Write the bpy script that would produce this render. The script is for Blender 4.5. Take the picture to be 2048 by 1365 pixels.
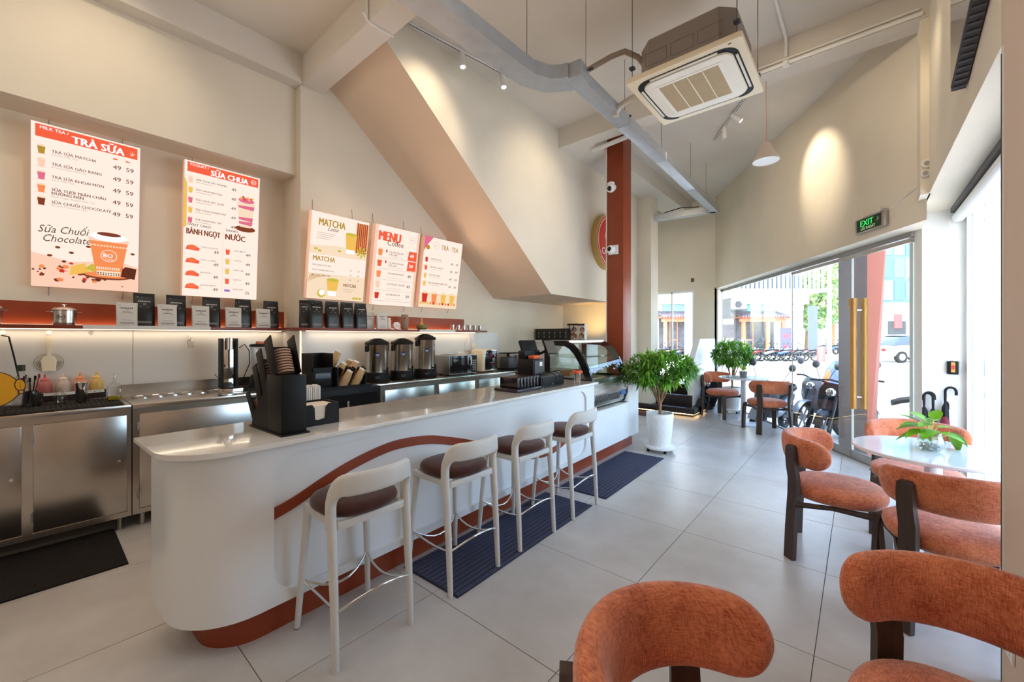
import bpy, bmesh, math, random
from mathutils import Vector, Matrix
random.seed(7)
for o in list(bpy.data.objects): bpy.data.objects.remove(o)
SC = bpy.context.scene
COL = SC.collection
PI = math.pi
# ---------------------------------------------------------------- camera
YAW = math.atan(694/815.0)
cam = bpy.data.cameras.new('camera'); cam_o = bpy.data.objects.new('camera', cam); COL.objects.link(cam_o)
cam.sensor_width = 36; cam.lens = 815/2048*36; cam.clip_start = 0.05; cam.clip_end = 500
cam.shift_y = -(682.5-674)/2048
cam_o.location = (0, 0, 1.4); cam_o.rotation_euler = (PI/2, 0, YAW)
SC.camera = cam_o
# ---------------------------------------------------------------- colour management
SC.view_settings.view_transform = 'Standard'
SC.view_settings.look = 'None'
SC.view_settings.gamma = 1
SC.view_settings.use_curve_mapping = False
SC.view_settings.exposure = 0.13
# ---------------------------------------------------------------- sky and sun
W = bpy.data.worlds.new('sky'); SC.world = W; W.use_nodes = True
nt = W.node_tree; nt.nodes.clear()
sky = nt.nodes.new('ShaderNodeTexSky'); sky.sky_type = 'NISHITA'; sky.sun_disc = False
sky.sun_elevation = math.radians(58); sky.sun_rotation = math.radians(200); sky.air_density = 1.0; sky.dust_density = 2.5
bg = nt.nodes.new('ShaderNodeBackground'); bg.inputs[1].default_value = 1.7
ow = nt.nodes.new('ShaderNodeOutputWorld')
nt.links.new(sky.outputs[0], bg.inputs[0]); nt.links.new(bg.outputs[0], ow.inputs[0])

def light(name, kind, loc, energy, color=(1, 1, 1), target=None, rot=None, size=None, size_y=None, spot=None, blend=0.5, spread=None):
    L = bpy.data.lights.new(name, kind); L.energy = energy; L.color = color
    o = bpy.data.objects.new(name, L); COL.objects.link(o); o.location = loc
    if target is not None:
        o.rotation_euler = (Vector(target)-Vector(loc)).to_track_quat('-Z', 'Y').to_euler()
    elif rot is not None: o.rotation_euler = rot
    if kind == 'AREA':
        L.shape = 'RECTANGLE'; L.size = size; L.size_y = size_y or size
        if spread: L.spread = spread
    if kind == 'SPOT': L.spot_size = spot; L.spot_blend = blend; L.shadow_soft_size = size or 0.03
    if kind == 'POINT': L.shadow_soft_size = size or 0.05
    return o
sun = light('sun', 'SUN', (0, 0, 20), 4.2, (1.0, 0.96, 0.90), target=(6, 26, -38)); sun.data.angle = 0.01
# added soft fill lamps, out of view behind and above the viewer
light('overhead_fill', 'AREA', (-1.2, 0.6, 4.1), 26, (1.0, 0.95, 0.88), rot=(0, 0, 0), size=2.4, size_y=2.4)
light('rear_fill', 'AREA', (0.0, -2.6, 2.0), 18, (0.95, 0.97, 1.0), target=(-1.2, 3, 1.8), size=2.6, size_y=2.6)
light('kitchen_fill', 'AREA', (-3.3, -1.5, 3.2), 12, (1.0, 0.92, 0.80), target=(-3.6, 1.5, 2.2), size=1.5, size_y=1.5)

# ---------------------------------------------------------------- materials
MATS = {}
def _p(n, k, v):
    if k in n.inputs: n.inputs[k].default_value = v
def mat(name, color, rough=0.5, metal=0.0, var=0.0, scale=8.0, bump=0.0, bscale=60.0, spec=0.5, emit=None, estr=0.0, sheen=0.0, coat=0.0, trans=0.0, ior=1.45, stretch=None, var2=None):
    if name in MATS: return MATS[name]
    m = bpy.data.materials.new(name); m.use_nodes = True
    nt = m.node_tree; b = nt.nodes['Principled BSDF']
    c = (*color, 1.0)
    _p(b, 'Base Color', c); _p(b, 'Roughness', rough); _p(b, 'Metallic', metal); _p(b, 'Specular IOR Level', spec)
    _p(b, 'Sheen Weight', sheen); _p(b, 'Coat Weight', coat); _p(b, 'Transmission Weight', trans); _p(b, 'IOR', ior)
    if emit: _p(b, 'Emission Color', (*emit, 1)); _p(b, 'Emission Strength', estr)
    if var > 0 or bump > 0:
        tc = nt.nodes.new('ShaderNodeTexCoord'); src = tc.outputs['Object']
        if stretch:
            mp = nt.nodes.new('ShaderNodeMapping'); mp.inputs['Scale'].default_value = stretch
            nt.links.new(src, mp.inputs[0]); src = mp.outputs[0]
    if var > 0:
        nz = nt.nodes.new('ShaderNodeTexNoise'); nz.inputs['Scale'].default_value = scale; nz.inputs['Detail'].default_value = 6
        nt.links.new(src, nz.inputs['Vector'])
        r = nt.nodes.new('ShaderNodeValToRGB')
        lo = [max(0, x*(1-var)) for x in color]; hi = [min(1, x*(1+var)) for x in color]
        if var2: hi = var2
        r.color_ramp.elements[0].position = 0.32; r.color_ramp.elements[1].position = 0.68
        r.color_ramp.elements[0].color = (*lo, 1); r.color_ramp.elements[1].color = (*hi, 1)
        nt.links.new(nz.outputs['Fac'], r.inputs[0]); nt.links.new(r.outputs[0], b.inputs['Base Color'])
    if bump > 0:
        n2 = nt.nodes.new('ShaderNodeTexNoise'); n2.inputs['Scale'].default_value = bscale; n2.inputs['Detail'].default_value = 4
        nt.links.new(src, n2.inputs['Vector'])
        bp = nt.nodes.new('ShaderNodeBump'); bp.inputs['Strength'].default_value = bump; bp.inputs['Distance'].default_value = 0.01
        nt.links.new(n2.outputs['Fac'], bp.inputs['Height']); nt.links.new(bp.outputs[0], b.inputs['Normal'])
    MATS[name] = m
    return m
def emis(name, color, strength=1.0):
    if name in MATS: return MATS[name]
    m = bpy.data.materials.new(name); m.use_nodes = True; nt = m.node_tree; nt.nodes.clear()
    e = nt.nodes.new('ShaderNodeEmission'); e.inputs[0].default_value = (*color, 1); e.inputs[1].default_value = strength
    o = nt.nodes.new('ShaderNodeOutputMaterial'); nt.links.new(e.outputs[0], o.inputs[0]); MATS[name] = m
    return m
def glassm(name, tint=(1, 1, 1), refl=0.08, rough=0.0):
    if name in MATS: return MATS[name]
    m = bpy.data.materials.new(name); m.use_nodes = True; nt = m.node_tree; nt.nodes.clear()
    t = nt.nodes.new('ShaderNodeBsdfTransparent'); t.inputs[0].default_value = (*tint, 1)
    g = nt.nodes.new('ShaderNodeBsdfGlossy'); g.inputs['Roughness'].default_value = rough
    f = nt.nodes.new('ShaderNodeLayerWeight'); f.inputs[0].default_value = 0.5
    mx = nt.nodes.new('ShaderNodeMixShader'); o = nt.nodes.new('ShaderNodeOutputMaterial')
    pw = nt.nodes.new('ShaderNodeMath'); pw.operation = 'POWER'; pw.inputs[1].default_value = 4.0
    ml = nt.nodes.new('ShaderNodeMath'); ml.operation = 'MULTIPLY_ADD'; ml.inputs[1].default_value = 0.55; ml.inputs[2].default_value = refl*0.6
    nt.links.new(f.outputs['Facing'], pw.inputs[0]); nt.links.new(pw.outputs[0], ml.inputs[0]); nt.links.new(ml.outputs[0], mx.inputs[0])
    nt.links.new(t.outputs[0], mx.inputs[1]); nt.links.new(g.outputs[0], mx.inputs[2]); nt.links.new(mx.outputs[0], o.inputs[0])
    MATS[name] = m
    return m
def sr(r, g, b):   # sRGB 0-255 -> linear
    f = lambda v: (v/255/12.92) if v/255 <= 0.04045 else ((v/255+0.055)/1.055)**2.4
    return (f(r), f(g), f(b))
M_WALL = mat('wall_paint', sr(225, 215, 196), 0.85, var=0.03, scale=2.0, bump=0.05, bscale=120, spec=0.2)
M_CEIL = mat('ceiling_paint', sr(222, 214, 202), 0.9, var=0.03, scale=1.5, spec=0.15)
M_SOFF = mat('soffit_bounce_tint', sr(226, 205, 182), 0.9, var=0.03, scale=1.5, spec=0.15)  # cream with the pink of reflected orange light put into the colour
M_WHITE = mat('white_lacquer', sr(232, 232, 230), 0.28, var=0.015, scale=3)
M_STONE = mat('counter_stone', sr(226, 222, 214), 0.10, var=0.03, scale=30, coat=0.3)
M_TERRA = mat('terracotta_paint', sr(140, 58, 26), 0.42, var=0.08, scale=4)
M_TERRA2 = mat('dark_red_laminate', sr(120, 44, 24), 0.35, var=0.08, scale=5)
M_STEEL = mat('brushed_steel', (0.56, 0.53, 0.49), 0.24, 1.0, var=0.12, scale=3.0, bump=0.10, bscale=3.0)
M_STEELD = mat('dull_steel', (0.48, 0.46, 0.43), 0.38, 1.0, var=0.1, scale=6)
M_CHROME = mat('chrome', (0.75, 0.74, 0.72), 0.08, 1.0)
M_BLACK = mat('black_plastic', (0.008, 0.0075, 0.0075), 0.5, bump=0.03, bscale=200, spec=0.25)
M_BLACKG = mat('black_gloss', (0.010, 0.010, 0.012), 0.10)
M_DGREY = mat('dark_grey', (0.06, 0.06, 0.065), 0.45)
M_GREY = mat('mid_grey', (0.30, 0.30, 0.30), 0.5)
M_GALV = mat('galvanised_trunking', sr(176, 180, 182), 0.42, 0.35, var=0.06, scale=9)
M_PLASW = mat('white_plastic', sr(236, 234, 228), 0.38)
M_CREAM = mat('cream_plastic', sr(243, 228, 196), 0.42)
M_WOODD = mat('dark_walnut', sr(62, 46, 36), 0.42, var=0.25, scale=6, stretch=(8, 8, 0.7), bump=0.05, bscale=40)
M_OAK = mat('oak', sr(206, 150, 72), 0.4, var=0.18, scale=9, stretch=(9, 9, 0.7))
M_GLASS = glassm('clear_glass', (0.93, 0.97, 0.96), 0.07)
M_GLASSI = glassm('shop_window_glass', (0.95, 0.98, 0.98), 0.05)
M_CLEAR = glassm('clear_plastic', (0.92, 0.92, 0.92), 0.12)
M_GRN = mat('green_leaf', sr(104, 160, 52), 0.45, var=0.4, scale=14)
M_GRN2 = mat('bright_leaf', sr(120, 178, 36), 0.4, var=0.25, scale=12)
M_BARK = mat('tan_bark', sr(150, 112, 76), 0.8, var=0.3, scale=30, bump=0.3, bscale=60)
M_PAPER = mat('kraft_paper', sr(196, 158, 112), 0.8, var=0.1, scale=20)
M_WPAPER = mat('white_paper', sr(238, 232, 222), 0.8)
def fabric(name, c1, c2, sc=55):
    m = bpy.data.materials.new(name); m.use_nodes = True; nt = m.node_tree; b = nt.nodes['Principled BSDF']
    tc = nt.nodes.new('ShaderNodeTexCoord')
    def noise(s, st, det=5):
        mp = nt.nodes.new('ShaderNodeMapping'); mp.inputs['Scale'].default_value = st
        mp.inputs['Rotation'].default_value = (0.5, 0.4, 0.6)
        n = nt.nodes.new('ShaderNodeTexNoise'); n.inputs['Scale'].default_value = s; n.inputs['Detail'].default_value = det
        nt.links.new(tc.outputs['Object'], mp.inputs[0]); nt.links.new(mp.outputs[0], n.inputs['Vector']); return n.outputs['Fac']
    a = noise(sc, (1, 1, 7)); b2 = noise(sc, (7, 1, 1)); c = noise(9, (1, 1, 1))
    ad = nt.nodes.new('ShaderNodeMath'); ad.operation = 'ADD'; nt.links.new(a, ad.inputs[0]); nt.links.new(b2, ad.inputs[1])
    a2 = nt.nodes.new('ShaderNodeMath'); a2.operation = 'ADD'; nt.links.new(ad.outputs[0], a2.inputs[0]); nt.links.new(c, a2.inputs[1])
    r = nt.nodes.new('ShaderNodeMapRange'); r.inputs[1].default_value = 1.15; r.inputs[2].default_value = 1.85
    nt.links.new(a2.outputs[0], r.inputs[0])
    mx = nt.nodes.new('ShaderNodeMix'); mx.data_type = 'RGBA'; mx.inputs['A'].default_value = (*c1, 1); mx.inputs['B'].default_value = (*c2, 1)
    nt.links.new(r.outputs[0], mx.inputs['Factor']); nt.links.new(mx.outputs['Result'], b.inputs['Base Color'])
    bp = nt.nodes.new('ShaderNodeBump'); bp.inputs['Strength'].default_value = 0.25; bp.inputs['Distance'].default_value = 0.004
    nt.links.new(ad.outputs[0], bp.inputs['Height']); nt.links.new(bp.outputs[0], b.inputs['Normal'])
    _p(b, 'Roughness', 0.9); _p(b, 'Sheen Weight', 0.35); _p(b, 'Specular IOR Level', 0.15)
    MATS[name] = m; return m
M_ORANGE = fabric('orange_chenille', sr(154, 68, 36), sr(226, 140, 100))
M_BROWN = mat('brown_velvet', sr(72, 42, 34), 0.85, var=0.2, scale=25, sheen=0.3, spec=0.1)
M_STOOL = mat('stool_paint', sr(214, 212, 204), 0.35, var=0.03, scale=12)
# floor tile: pale cement look
def floormat():
    m = bpy.data.materials.new('cement_tile'); m.use_nodes = True; nt = m.node_tree; b = nt.nodes['Principled BSDF']
    tc = nt.nodes.new('ShaderNodeTexCoord')
    g = nt.nodes.new('ShaderNodeNewGeometry')
    n1 = nt.nodes.new('ShaderNodeTexNoise'); n1.inputs['Scale'].default_value = 1.6; n1.inputs['Detail'].default_value = 8; n1.inputs['Roughness'].default_value = 0.65
    nt.links.new(g.outputs['Position'], n1.inputs['Vector'])
    r = nt.nodes.new('ShaderNodeValToRGB'); r.color_ramp.elements[0].position = 0.3; r.color_ramp.elements[1].position = 0.72
    r.color_ramp.elements[0].color = (*sr(178, 172, 165), 1); r.color_ramp.elements[1].color = (*sr(206, 203, 198), 1)
    nt.links.new(n1.outputs['Fac'], r.inputs[0]); nt.links.new(r.outputs[0], b.inputs['Base Color'])
    r2 = nt.nodes.new('ShaderNodeMapRange'); r2.inputs[3].default_value = 0.22; r2.inputs[4].default_value = 0.42
    nt.links.new(n1.outputs['Fac'], r2.inputs[0]); nt.links.new(r2.outputs[0], b.inputs['Roughness'])
    MATS['cement_tile'] = m; return m
M_TILE = floormat()
M_GROUT = mat('grout', sr(128, 118, 108), 0.9)

# ---------------------------------------------------------------- geometry helpers
class MB:
    def __init__(s): s.bm = bmesh.new(); s.mi = 0
    def m(s, i): s.mi = i; return s
    def _tag(s, faces):
        for f in faces: f.material_index = s.mi
    def box(s, x0, x1, y0, y1, z0, z1, bev=0.0, seg=2, M=None):
        r = bmesh.ops.create_cube(s.bm, size=1.0); vs = r['verts']
        for v in vs:
            v.co = Vector(((x0+x1)/2+v.co.x*(x1-x0), (y0+y1)/2+v.co.y*(y1-y0), (z0+z1)/2+v.co.z*(z1-z0)))
            if M: v.co = M @ v.co
        fs = set(f for v in vs for f in v.link_faces); s._tag(fs)
        if bev > 0:
            es = list(set(e for v in vs for e in v.link_edges))
            rr = bmesh.ops.bevel(s.bm, geom=es, offset=bev, segments=seg, affect='EDGES', profile=0.5); s._tag(rr['faces'])
        return s
    def obox(s, c, ux, uy, sx, sy, sz, bev=0.0):
        """box centred at c, axes ux, uy (and their cross product), full sizes"""
        ux = Vector(ux).normalized(); uy = Vector(uy).normalized(); uz = ux.cross(uy)
        M = Matrix((ux, uy, uz)).transposed().to_4x4(); M.translation = Vector(c)
        return s.box(-sx/2, sx/2, -sy/2, sy/2, -sz/2, sz/2, bev, 2, M)
    def cyl(s, p0, p1, r0, r1=None, seg=16, cap=True):
        p0 = Vector(p0); p1 = Vector(p1); r1 = r0 if r1 is None else r1
        d = (p1-p0); q = d.to_track_quat('Z', 'Y'); ra = []; rb = []
        for i in range(seg):
            a = 2*PI*i/seg; v = Vector((math.cos(a), math.sin(a), 0))
            ra.append(s.bm.verts.new(p0+q @ (v*r0))); rb.append(s.bm.verts.new(p1+q @ (v*r1)))
        fs = [s.bm.faces.new((ra[i], ra[(i+1) % seg], rb[(i+1) % seg], rb[i])) for i in range(seg)]
        if cap:
            if r0 > 1e-6: fs.append(s.bm.faces.new(ra[::-1]))
            if r1 > 1e-6: fs.append(s.bm.faces.new(rb))
        s._tag(fs); return s
    def lathe(s, prof, c=(0, 0, 0), seg=24, closed=False, M=None, wob=None):
        """prof: list of (r, z)"""
        rings = []
        for (r, z) in prof:
            ring = []
            if r < 1e-5:
                p = Vector((c[0], c[1], c[2]+z)); p = M @ p if M else p
                ring = [s.bm.verts.new(p)]
            else:
                for i in range(seg):
                    a = 2*PI*i/seg; k = wob(a, z) if wob else 1
                    p = Vector((c[0]+r*k*math.cos(a), c[1]+r*k*math.sin(a), c[2]+z)); p = M @ p if M else p
                    ring.append(s.bm.verts.new(p))
            rings.append(ring)
        fs = []
        for a, b in zip(rings[:-1], rings[1:]):
            if len(a) == 1 and len(b) == 1: continue
            for i in range(seg):
                j = (i+1) % seg
                if len(a) == 1: fs.append(s.bm.faces.new((a[0], b[j], b[i])))
                elif len(b) == 1: fs.append(s.bm.faces.new((a[i], a[j], b[0])))
                else: fs.append(s.bm.faces.new((a[i], a[j], b[j], b[i])))
        s._tag(fs); return s
    def tube(s, pts, r, seg=8, cap=True, closed=False):
        pts = [Vector(p) for p in pts]; n = len(pts); rs = r if isinstance(r, (list, tuple)) else [r]*n
        up = None; rings = []
        for i, p in enumerate(pts):
            if closed: t = (pts[(i+1) % n]-pts[i-1]).normalized()
            else: t = (pts[min(i+1, n-1)]-pts[max(i-1, 0)]).normalized()
            if up is None:
                up = Vector((0, 0, 1)) if abs(t.z) < 0.9 else Vector((1, 0, 0))
            a = t.cross(up).normalized(); up = a.cross(t).normalized()
            rings.append([s.bm.verts.new(p+(a*math.cos(2*PI*k/seg)+up*math.sin(2*PI*k/seg))*rs[i]) for k in range(seg)])
        fs = []
        prs = list(zip(rings[:-1], rings[1:]))
        if closed: prs.append((rings[-1], rings[0]))
        for A, B in prs:
            for k in range(seg): fs.append(s.bm.faces.new((A[k], A[(k+1) % seg], B[(k+1) % seg], B[k])))
        if cap and not closed: fs.append(s.bm.faces.new(rings[0][::-1])); fs.append(s.bm.faces.new(rings[-1]))
        s._tag(fs); return s
    def sweep(s, frames, sec, cap=True):
        """frames: list of (pos, u, v, su, sv); sec: list of 2D points"""
        rings = [[s.bm.verts.new(Vector(p)+Vector(u)*(a*su)+Vector(v)*(b*sv)) for (a, b) in sec] for (p, u, v, su, sv) in frames]
        n = len(sec); fs = []
        for A, B in zip(rings[:-1], rings[1:]):
            for k in range(n): fs.append(s.bm.faces.new((A[k], A[(k+1) % n], B[(k+1) % n], B[k])))
        if cap: fs.append(s.bm.faces.new(rings[0][::-1])); fs.append(s.bm.faces.new(rings[-1]))
        s._tag(fs); return s
    def prism(s, poly, z0, z1, M=None, bev=0.0):
        """poly in xy, extruded along z (M maps to place)"""
        A = [Vector((x, y, z0)) for x, y in poly]; B = [Vector((x, y, z1)) for x, y in poly]
        if M: A = [M @ v for v in A]; B = [M @ v for v in B]
        a = [s.bm.verts.new(v) for v in A]; b = [s.bm.verts.new(v) for v in B]; n = len(a)
        fs = [s.bm.faces.new((a[i], a[(i+1) % n], b[(i+1) % n], b[i])) for i in range(n)]
        f0 = s.bm.faces.new(a[::-1]); f1 = s.bm.faces.new(b); fs += [f0, f1]; s._tag(fs)
        if bev > 0:
            es = list(f1.edges)+list(f0.edges)
            rr = bmesh.ops.bevel(s.bm, geom=es, offset=bev, segments=2, affect='EDGES', profile=0.5); s._tag(rr['faces'])
        return s
    def face(s, pts):
        f = s.bm.faces.new([s.bm.verts.new(Vector(p)) for p in pts]); s._tag([f]); return s
    def sphere(s, c, r, seg=12, sz=1.0):
        n = max(4, seg//2)
        return s.lathe([(r*math.sin(PI*i/n), -r*sz*math.cos(PI*i/n)) for i in range(n+1)], c, seg)
    def build(s, name, mats, parent=None, smooth=35, loc=None, rot=None, kind=None):
        bmesh.ops.recalc_face_normals(s.bm, faces=s.bm.faces)
        me = bpy.data.meshes.new(name); s.bm.to_mesh(me); s.bm.free()
        for m in (mats if isinstance(mats, (list, tuple)) else [mats]): me.materials.append(m)
        if smooth:
            me.shade_smooth(); me.set_sharp_from_angle(angle=math.radians(smooth))
        o = bpy.data.objects.new(name, me); COL.objects.link(o)
        if parent: o.parent = parent
        if loc: o.location = loc
        if rot: o.rotation_euler = rot
        if kind: o['kind'] = kind
        return o
LABELS = []
def tag(o, label, cat, group=None):
    o['label'] = label; o['category'] = cat; LABELS.append(label)
    if group: o['group'] = group
    return o
def thing(name, label, cat, loc=(0, 0, 0), rz=0.0, group=None, rot=None):
    o = bpy.data.objects.new(name, None); COL.objects.link(o); o.empty_display_size = 0.1
    o.location = loc; o.rotation_euler = rot if rot else (0, 0, rz)
    return tag(o, label, cat, group)
def struct(name, mb, m, parent=None, smooth=35):
    o = mb.build(name, m, parent, smooth)
    if not parent: o['kind'] = 'structure'
    return o
def copy_tree(src, parent=None):
    c = src.copy(); COL.objects.link(c)
    if parent: c.parent = parent
    for ch in list(src.children): copy_tree(ch, c)
    return c
def dup(root, loc, rz, label, group=None):
    r = copy_tree(root); r.location = loc; r.rotation_euler = (0, 0, rz); r['label'] = label; LABELS.append(label)
    if group: r['group'] = group
    return r
def rrect(x0, x1, y0, y1, r, n=5):
    pts = []
    for cx, cy, a0 in ((x1-r, y1-r, 0), (x0+r, y1-r, PI/2), (x0+r, y0+r, PI), (x1-r, y0+r, 1.5*PI)):
        for i in range(n+1):
            a = a0+PI/2*i/n; pts.append((cx+r*math.cos(a), cy+r*math.sin(a)))
    return pts
def selln(n=12, p=2.0):
    return [(math.copysign(abs(math.cos(2*PI*i/n))**(2/p), math.cos(2*PI*i/n)), math.copysign(abs(math.sin(2*PI*i/n))**(2/p), math.sin(2*PI*i/n))) for i in range(n)]
def axes(x, y, z, loc=(0, 0, 0)):
    M = Matrix((Vector(x), Vector(y), Vector(z))).transposed().to_4x4(); M.translation = Vector(loc); return M
_TC = {}
def text_polys(txt, size=1.0, bold=0.0, shear=0.0, align='LEFT'):
    key = (txt, bold, shear, align)
    if key not in _TC:
        cu = bpy.data.curves.new('t', 'FONT'); cu.body = txt; cu.size = 1.0; cu.offset = bold; cu.shear = shear; cu.align_x = align; cu.resolution_u = 2
        o = bpy.data.objects.new('t', cu); COL.objects.link(o)
        dg = bpy.context.evaluated_depsgraph_get(); dg.update()
        me = bpy.data.meshes.new_from_object(o.evaluated_get(dg))
        _TC[key] = ([tuple(v.co) for v in me.vertices], [tuple(p.vertices) for p in me.polygons])
        bpy.data.meshes.remove(me); bpy.data.objects.remove(o); bpy.data.curves.remove(cu)
    return _TC[key]
class Print:
    """flat printed artwork on a plane: x right, y up, layers stacked a hair apart along z"""
    def __init__(s): s.b = MB(); s.mats = []; s.z = 0.0
    def _m(s, m):
        if m not in s.mats: s.mats.append(m)
        s.b.mi = s.mats.index(m)
    def up(s, d=0.0004): s.z += d; return s
    def rect(s, x0, x1, y0, y1, m): s._m(m); s.b.face([(x0, y0, s.z), (x1, y0, s.z), (x1, y1, s.z), (x0, y1, s.z)]); return s
    def poly(s, pts, m): s._m(m); s.b.face([(x, y, s.z) for x, y in pts]); return s
    def disc(s, x, y, r, m, n=14, sy=1.0): return s.poly([(x+r*math.cos(2*PI*i/n), y+r*sy*math.sin(2*PI*i/n)) for i in range(n)], m)
    def ring(s, x, y, r, w, m, n=24):
        s._m(m)
        for i in range(n):
            a = 2*PI*i/n; b = 2*PI*(i+1)/n
            s.b.face([(x+r*math.cos(a), y+r*math.sin(a), s.z), (x+r*math.cos(b), y+r*math.sin(b), s.z), (x+(r-w)*math.cos(b), y+(r-w)*math.sin(b), s.z), (x+(r-w)*math.cos(a), y+(r-w)*math.sin(a), s.z)])
        return s
    def text(s, x, y, size, txt, m, bold=0.0, align='LEFT', sx=1.0, shear=0.0, rot=0.0):
        s._m(m); vs, ps = text_polys(txt, 1, 0.008 if any(ch in 'ỚƠỜỢ' for ch in txt) else 0.0, shear, align); ca, sa = math.cos(rot), math.sin(rot)
        sh = (0,) if bold < .009 else (-bold*size*.6, 0, bold*size*.6)
        for q, dx in enumerate(sh):
            vv = []
            for v in vs:
                a, b = v[0]*size*sx, v[1]*size
                vv.append(s.b.bm.verts.new((x+dx+a*ca-b*sa, y+a*sa+b*ca, s.z+q*.00003)))
            for f_ in ps:
                try: f = s.b.bm.faces.new([vv[i] for i in f_]); f.material_index = s.b.mi
                except ValueError: pass
        return s
    def build(s, name, parent, M=None):
        me = bpy.data.meshes.new(name); s.b.bm.to_mesh(me); s.b.bm.free()
        for m in s.mats: me.materials.append(m)
        o = bpy.data.objects.new(name, me); COL.objects.link(o); o.parent = parent
        if M: o.matrix_local = M
        return o
# ================================================================ THE SETTING
ZC = 4.21
def clip(poly, a, b, c):      # keep a*x+b*y<=c
    out = []
    for i in range(len(poly)):
        p, q = poly[i], poly[(i+1) % len(poly)]
        dp, dq = a*p[0]+b*p[1]-c, a*q[0]+b*q[1]-c
        if dp <= 0: out.append(p)
        if (dp < 0 < dq) or (dq < 0 < dp):
            t = dp/(dp-dq); out.append((p[0]+(q[0]-p[0])*t, p[1]+(q[1]-p[1])*t))
    return out
G0 = Vector((-0.08, 6.151, 0)); GD = Vector((-1, 1.568, 0)).normalized(); GN = Vector((-1.568, -1, 0)).normalized()   # shopfront line, inward normal
def gp(X, off=0.0, z=0.0):
    p = G0+GD*((X-G0.x)/GD.x)+GN*off; return Vector((p.x, p.y, z))
gc = GN.x*G0.x+GN.y*G0.y
fl = MB()
fp = [(-4.85, -3.2), (0.95, -3.2), (0.95, 9.6), (-4.85, 9.6)]
fpc = clip(fp, -GN.x, -GN.y, -gc+0.06)
fl.prism(fpc, -0.34, -0.004)
floor = struct('floor', fl, M_GROUT)
tile_cache = {}
for i in range(-7, 2):
    for j in range(-6, 11):
        x0, y0 = -0.15+0.81*i, 1.41+0.81*j; g = 0.0018
        q = [(x0+g, y0+g), (x0+0.81-g, y0+g), (x0+0.81-g, y0+0.81-g), (x0+g, y0+0.81-g)]
        c = clip(clip(clip(clip(q, -1, 0, 4.70), 1, 0, 0.80), -GN.x, -GN.y, -gc+0.04), 0, -1, 3.0)
        if len(c) < 3: continue
        whole = len(c) == 4 and abs((c[2][0]-c[0][0])-(0.81-2*g)) < 1e-4 and abs((c[2][1]-c[0][1])-(0.81-2*g)) < 1e-4
        if whole and 'w' in tile_cache:
            o = bpy.data.objects.new('tile', tile_cache['w']); COL.objects.link(o); o.parent = floor
        else:
            b = MB(); b.prism([(p[0]-x0, p[1]-y0) for p in c], -0.003, 0.0, bev=0.0006)
            o = b.build('tile', M_TILE, floor, 20)
            if whole: tile_cache['w'] = o.data
        o.location = (x0, y0, 0)
# ceiling and beams
Z2 = 4.31
b = MB(); b.prism([(-4.85, -3.2), (0.95, -3.2), (0.95, 1.95), (-4.85, 1.95)], ZC, ZC+0.3); b.prism([(-4.85, 1.95), (0.95, 1.95), (0.95, 5.3), (0.44, 5.5), (-2.285, 9.72), (-4.85, 9.72)], Z2, Z2+0.2); struct('ceiling', b, M_CEIL)
b = MB(); b.box(-4.27, 0.9, 1.745, 1.955, 3.93, Z2+0.01); struct('beam_near', b, M_CEIL)
b = MB(); b.box(-3.2, 0.44, 4.76, 4.98, 4.04, Z2+0.01); struct('beam_far', b, M_CEIL)
b = MB(); b.box(-3.2, -2.75, 4.98, 9.2, 4.045, Z2+0.01); struct('ceiling_low', b, M_CEIL)
# left walls
b = MB(); b.box(-4.85, -4.7, -3.2, 1.75, 0, ZC); struct('wall_left', b, M_WALL)
b = MB(); b.box(-4.71, -4.38, -3.2, 1.75, 3.05, ZC); struct('wall_left_upper', b, M_WALL)
b = MB(); b.box(-4.39, -4.23, -3.2, 1.75, 3.93, ZC); struct('trim_1', b, M_CEIL)
b = MB(); b.box(-4.85, -4.27, 1.74, 6.5, 0, Z2+.02); struct('wall_left_far', b, M_WALL)
# stair mass overhead
b = MB(); b.prism([(2.03, 4.04), (4.58, 1.985), (7.3, 1.985), (7.3, Z2+.02), (1.95, Z2+.02), (1.95, 4.04)], 0, 1.08, M=axes((0, 1, 0), (0, 0, 1), (1, 0, 0), (-4.28, 0, 0)))
b.bm.faces.ensure_lookup_table()
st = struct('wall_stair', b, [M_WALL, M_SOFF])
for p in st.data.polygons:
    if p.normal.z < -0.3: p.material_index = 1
b = MB(); b.box(-4.6, -3.2, 6.5, 7.35, 0, 1.99); struct('wall_under_stair', b, M_WALL)
b = MB(); b.box(-3.5, -3.21, 7.3, 7.6, 0, Z2); b.box(-3.5, -2.95, 7.46, 7.80, 0, Z2); struct('pillar_far', b, M_WALL)
b = MB(); b.box(-3.9, -3.75, 7.6, 9.35, 0, Z2); struct('wall_left_end', b, M_WALL)
# end wall with a small window
b = MB(); b.box(-3.8, -2.68, 9.2, 9.34, 2.41, Z2); b.box(-3.8, -2.68, 9.2, 9.34, 0, 0.45); b.box(-2.68, -2.25, 9.2, 9.34, 0, Z2)
b.prism([(-2.29, 9.2), (-2.22, 9.2), (-2.225, 9.50), (-2.36, 9.66)], 0, 2.43)
struct('wall_end', b, M_WALL)
b = MB(); b.box(-3.75, -2.68, 9.25, 9.30, 2.36, 2.41); b.box(-2.74, -2.68, 9.23, 9.30, 0.45, 2.41); b.box(-3.75, -2.68, 9.25, 9.30, 0.45, 0.50); b.box(-3.2, -3.17, 9.25, 9.29, 0.45, 2.4)
wf = struct('window_1', b, M_PLASW)
b = MB(); b.box(-3.75, -2.74, 9.265, 9.273, 0.5, 2.36); b.build('pane', M_GLASS, wf)
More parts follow.
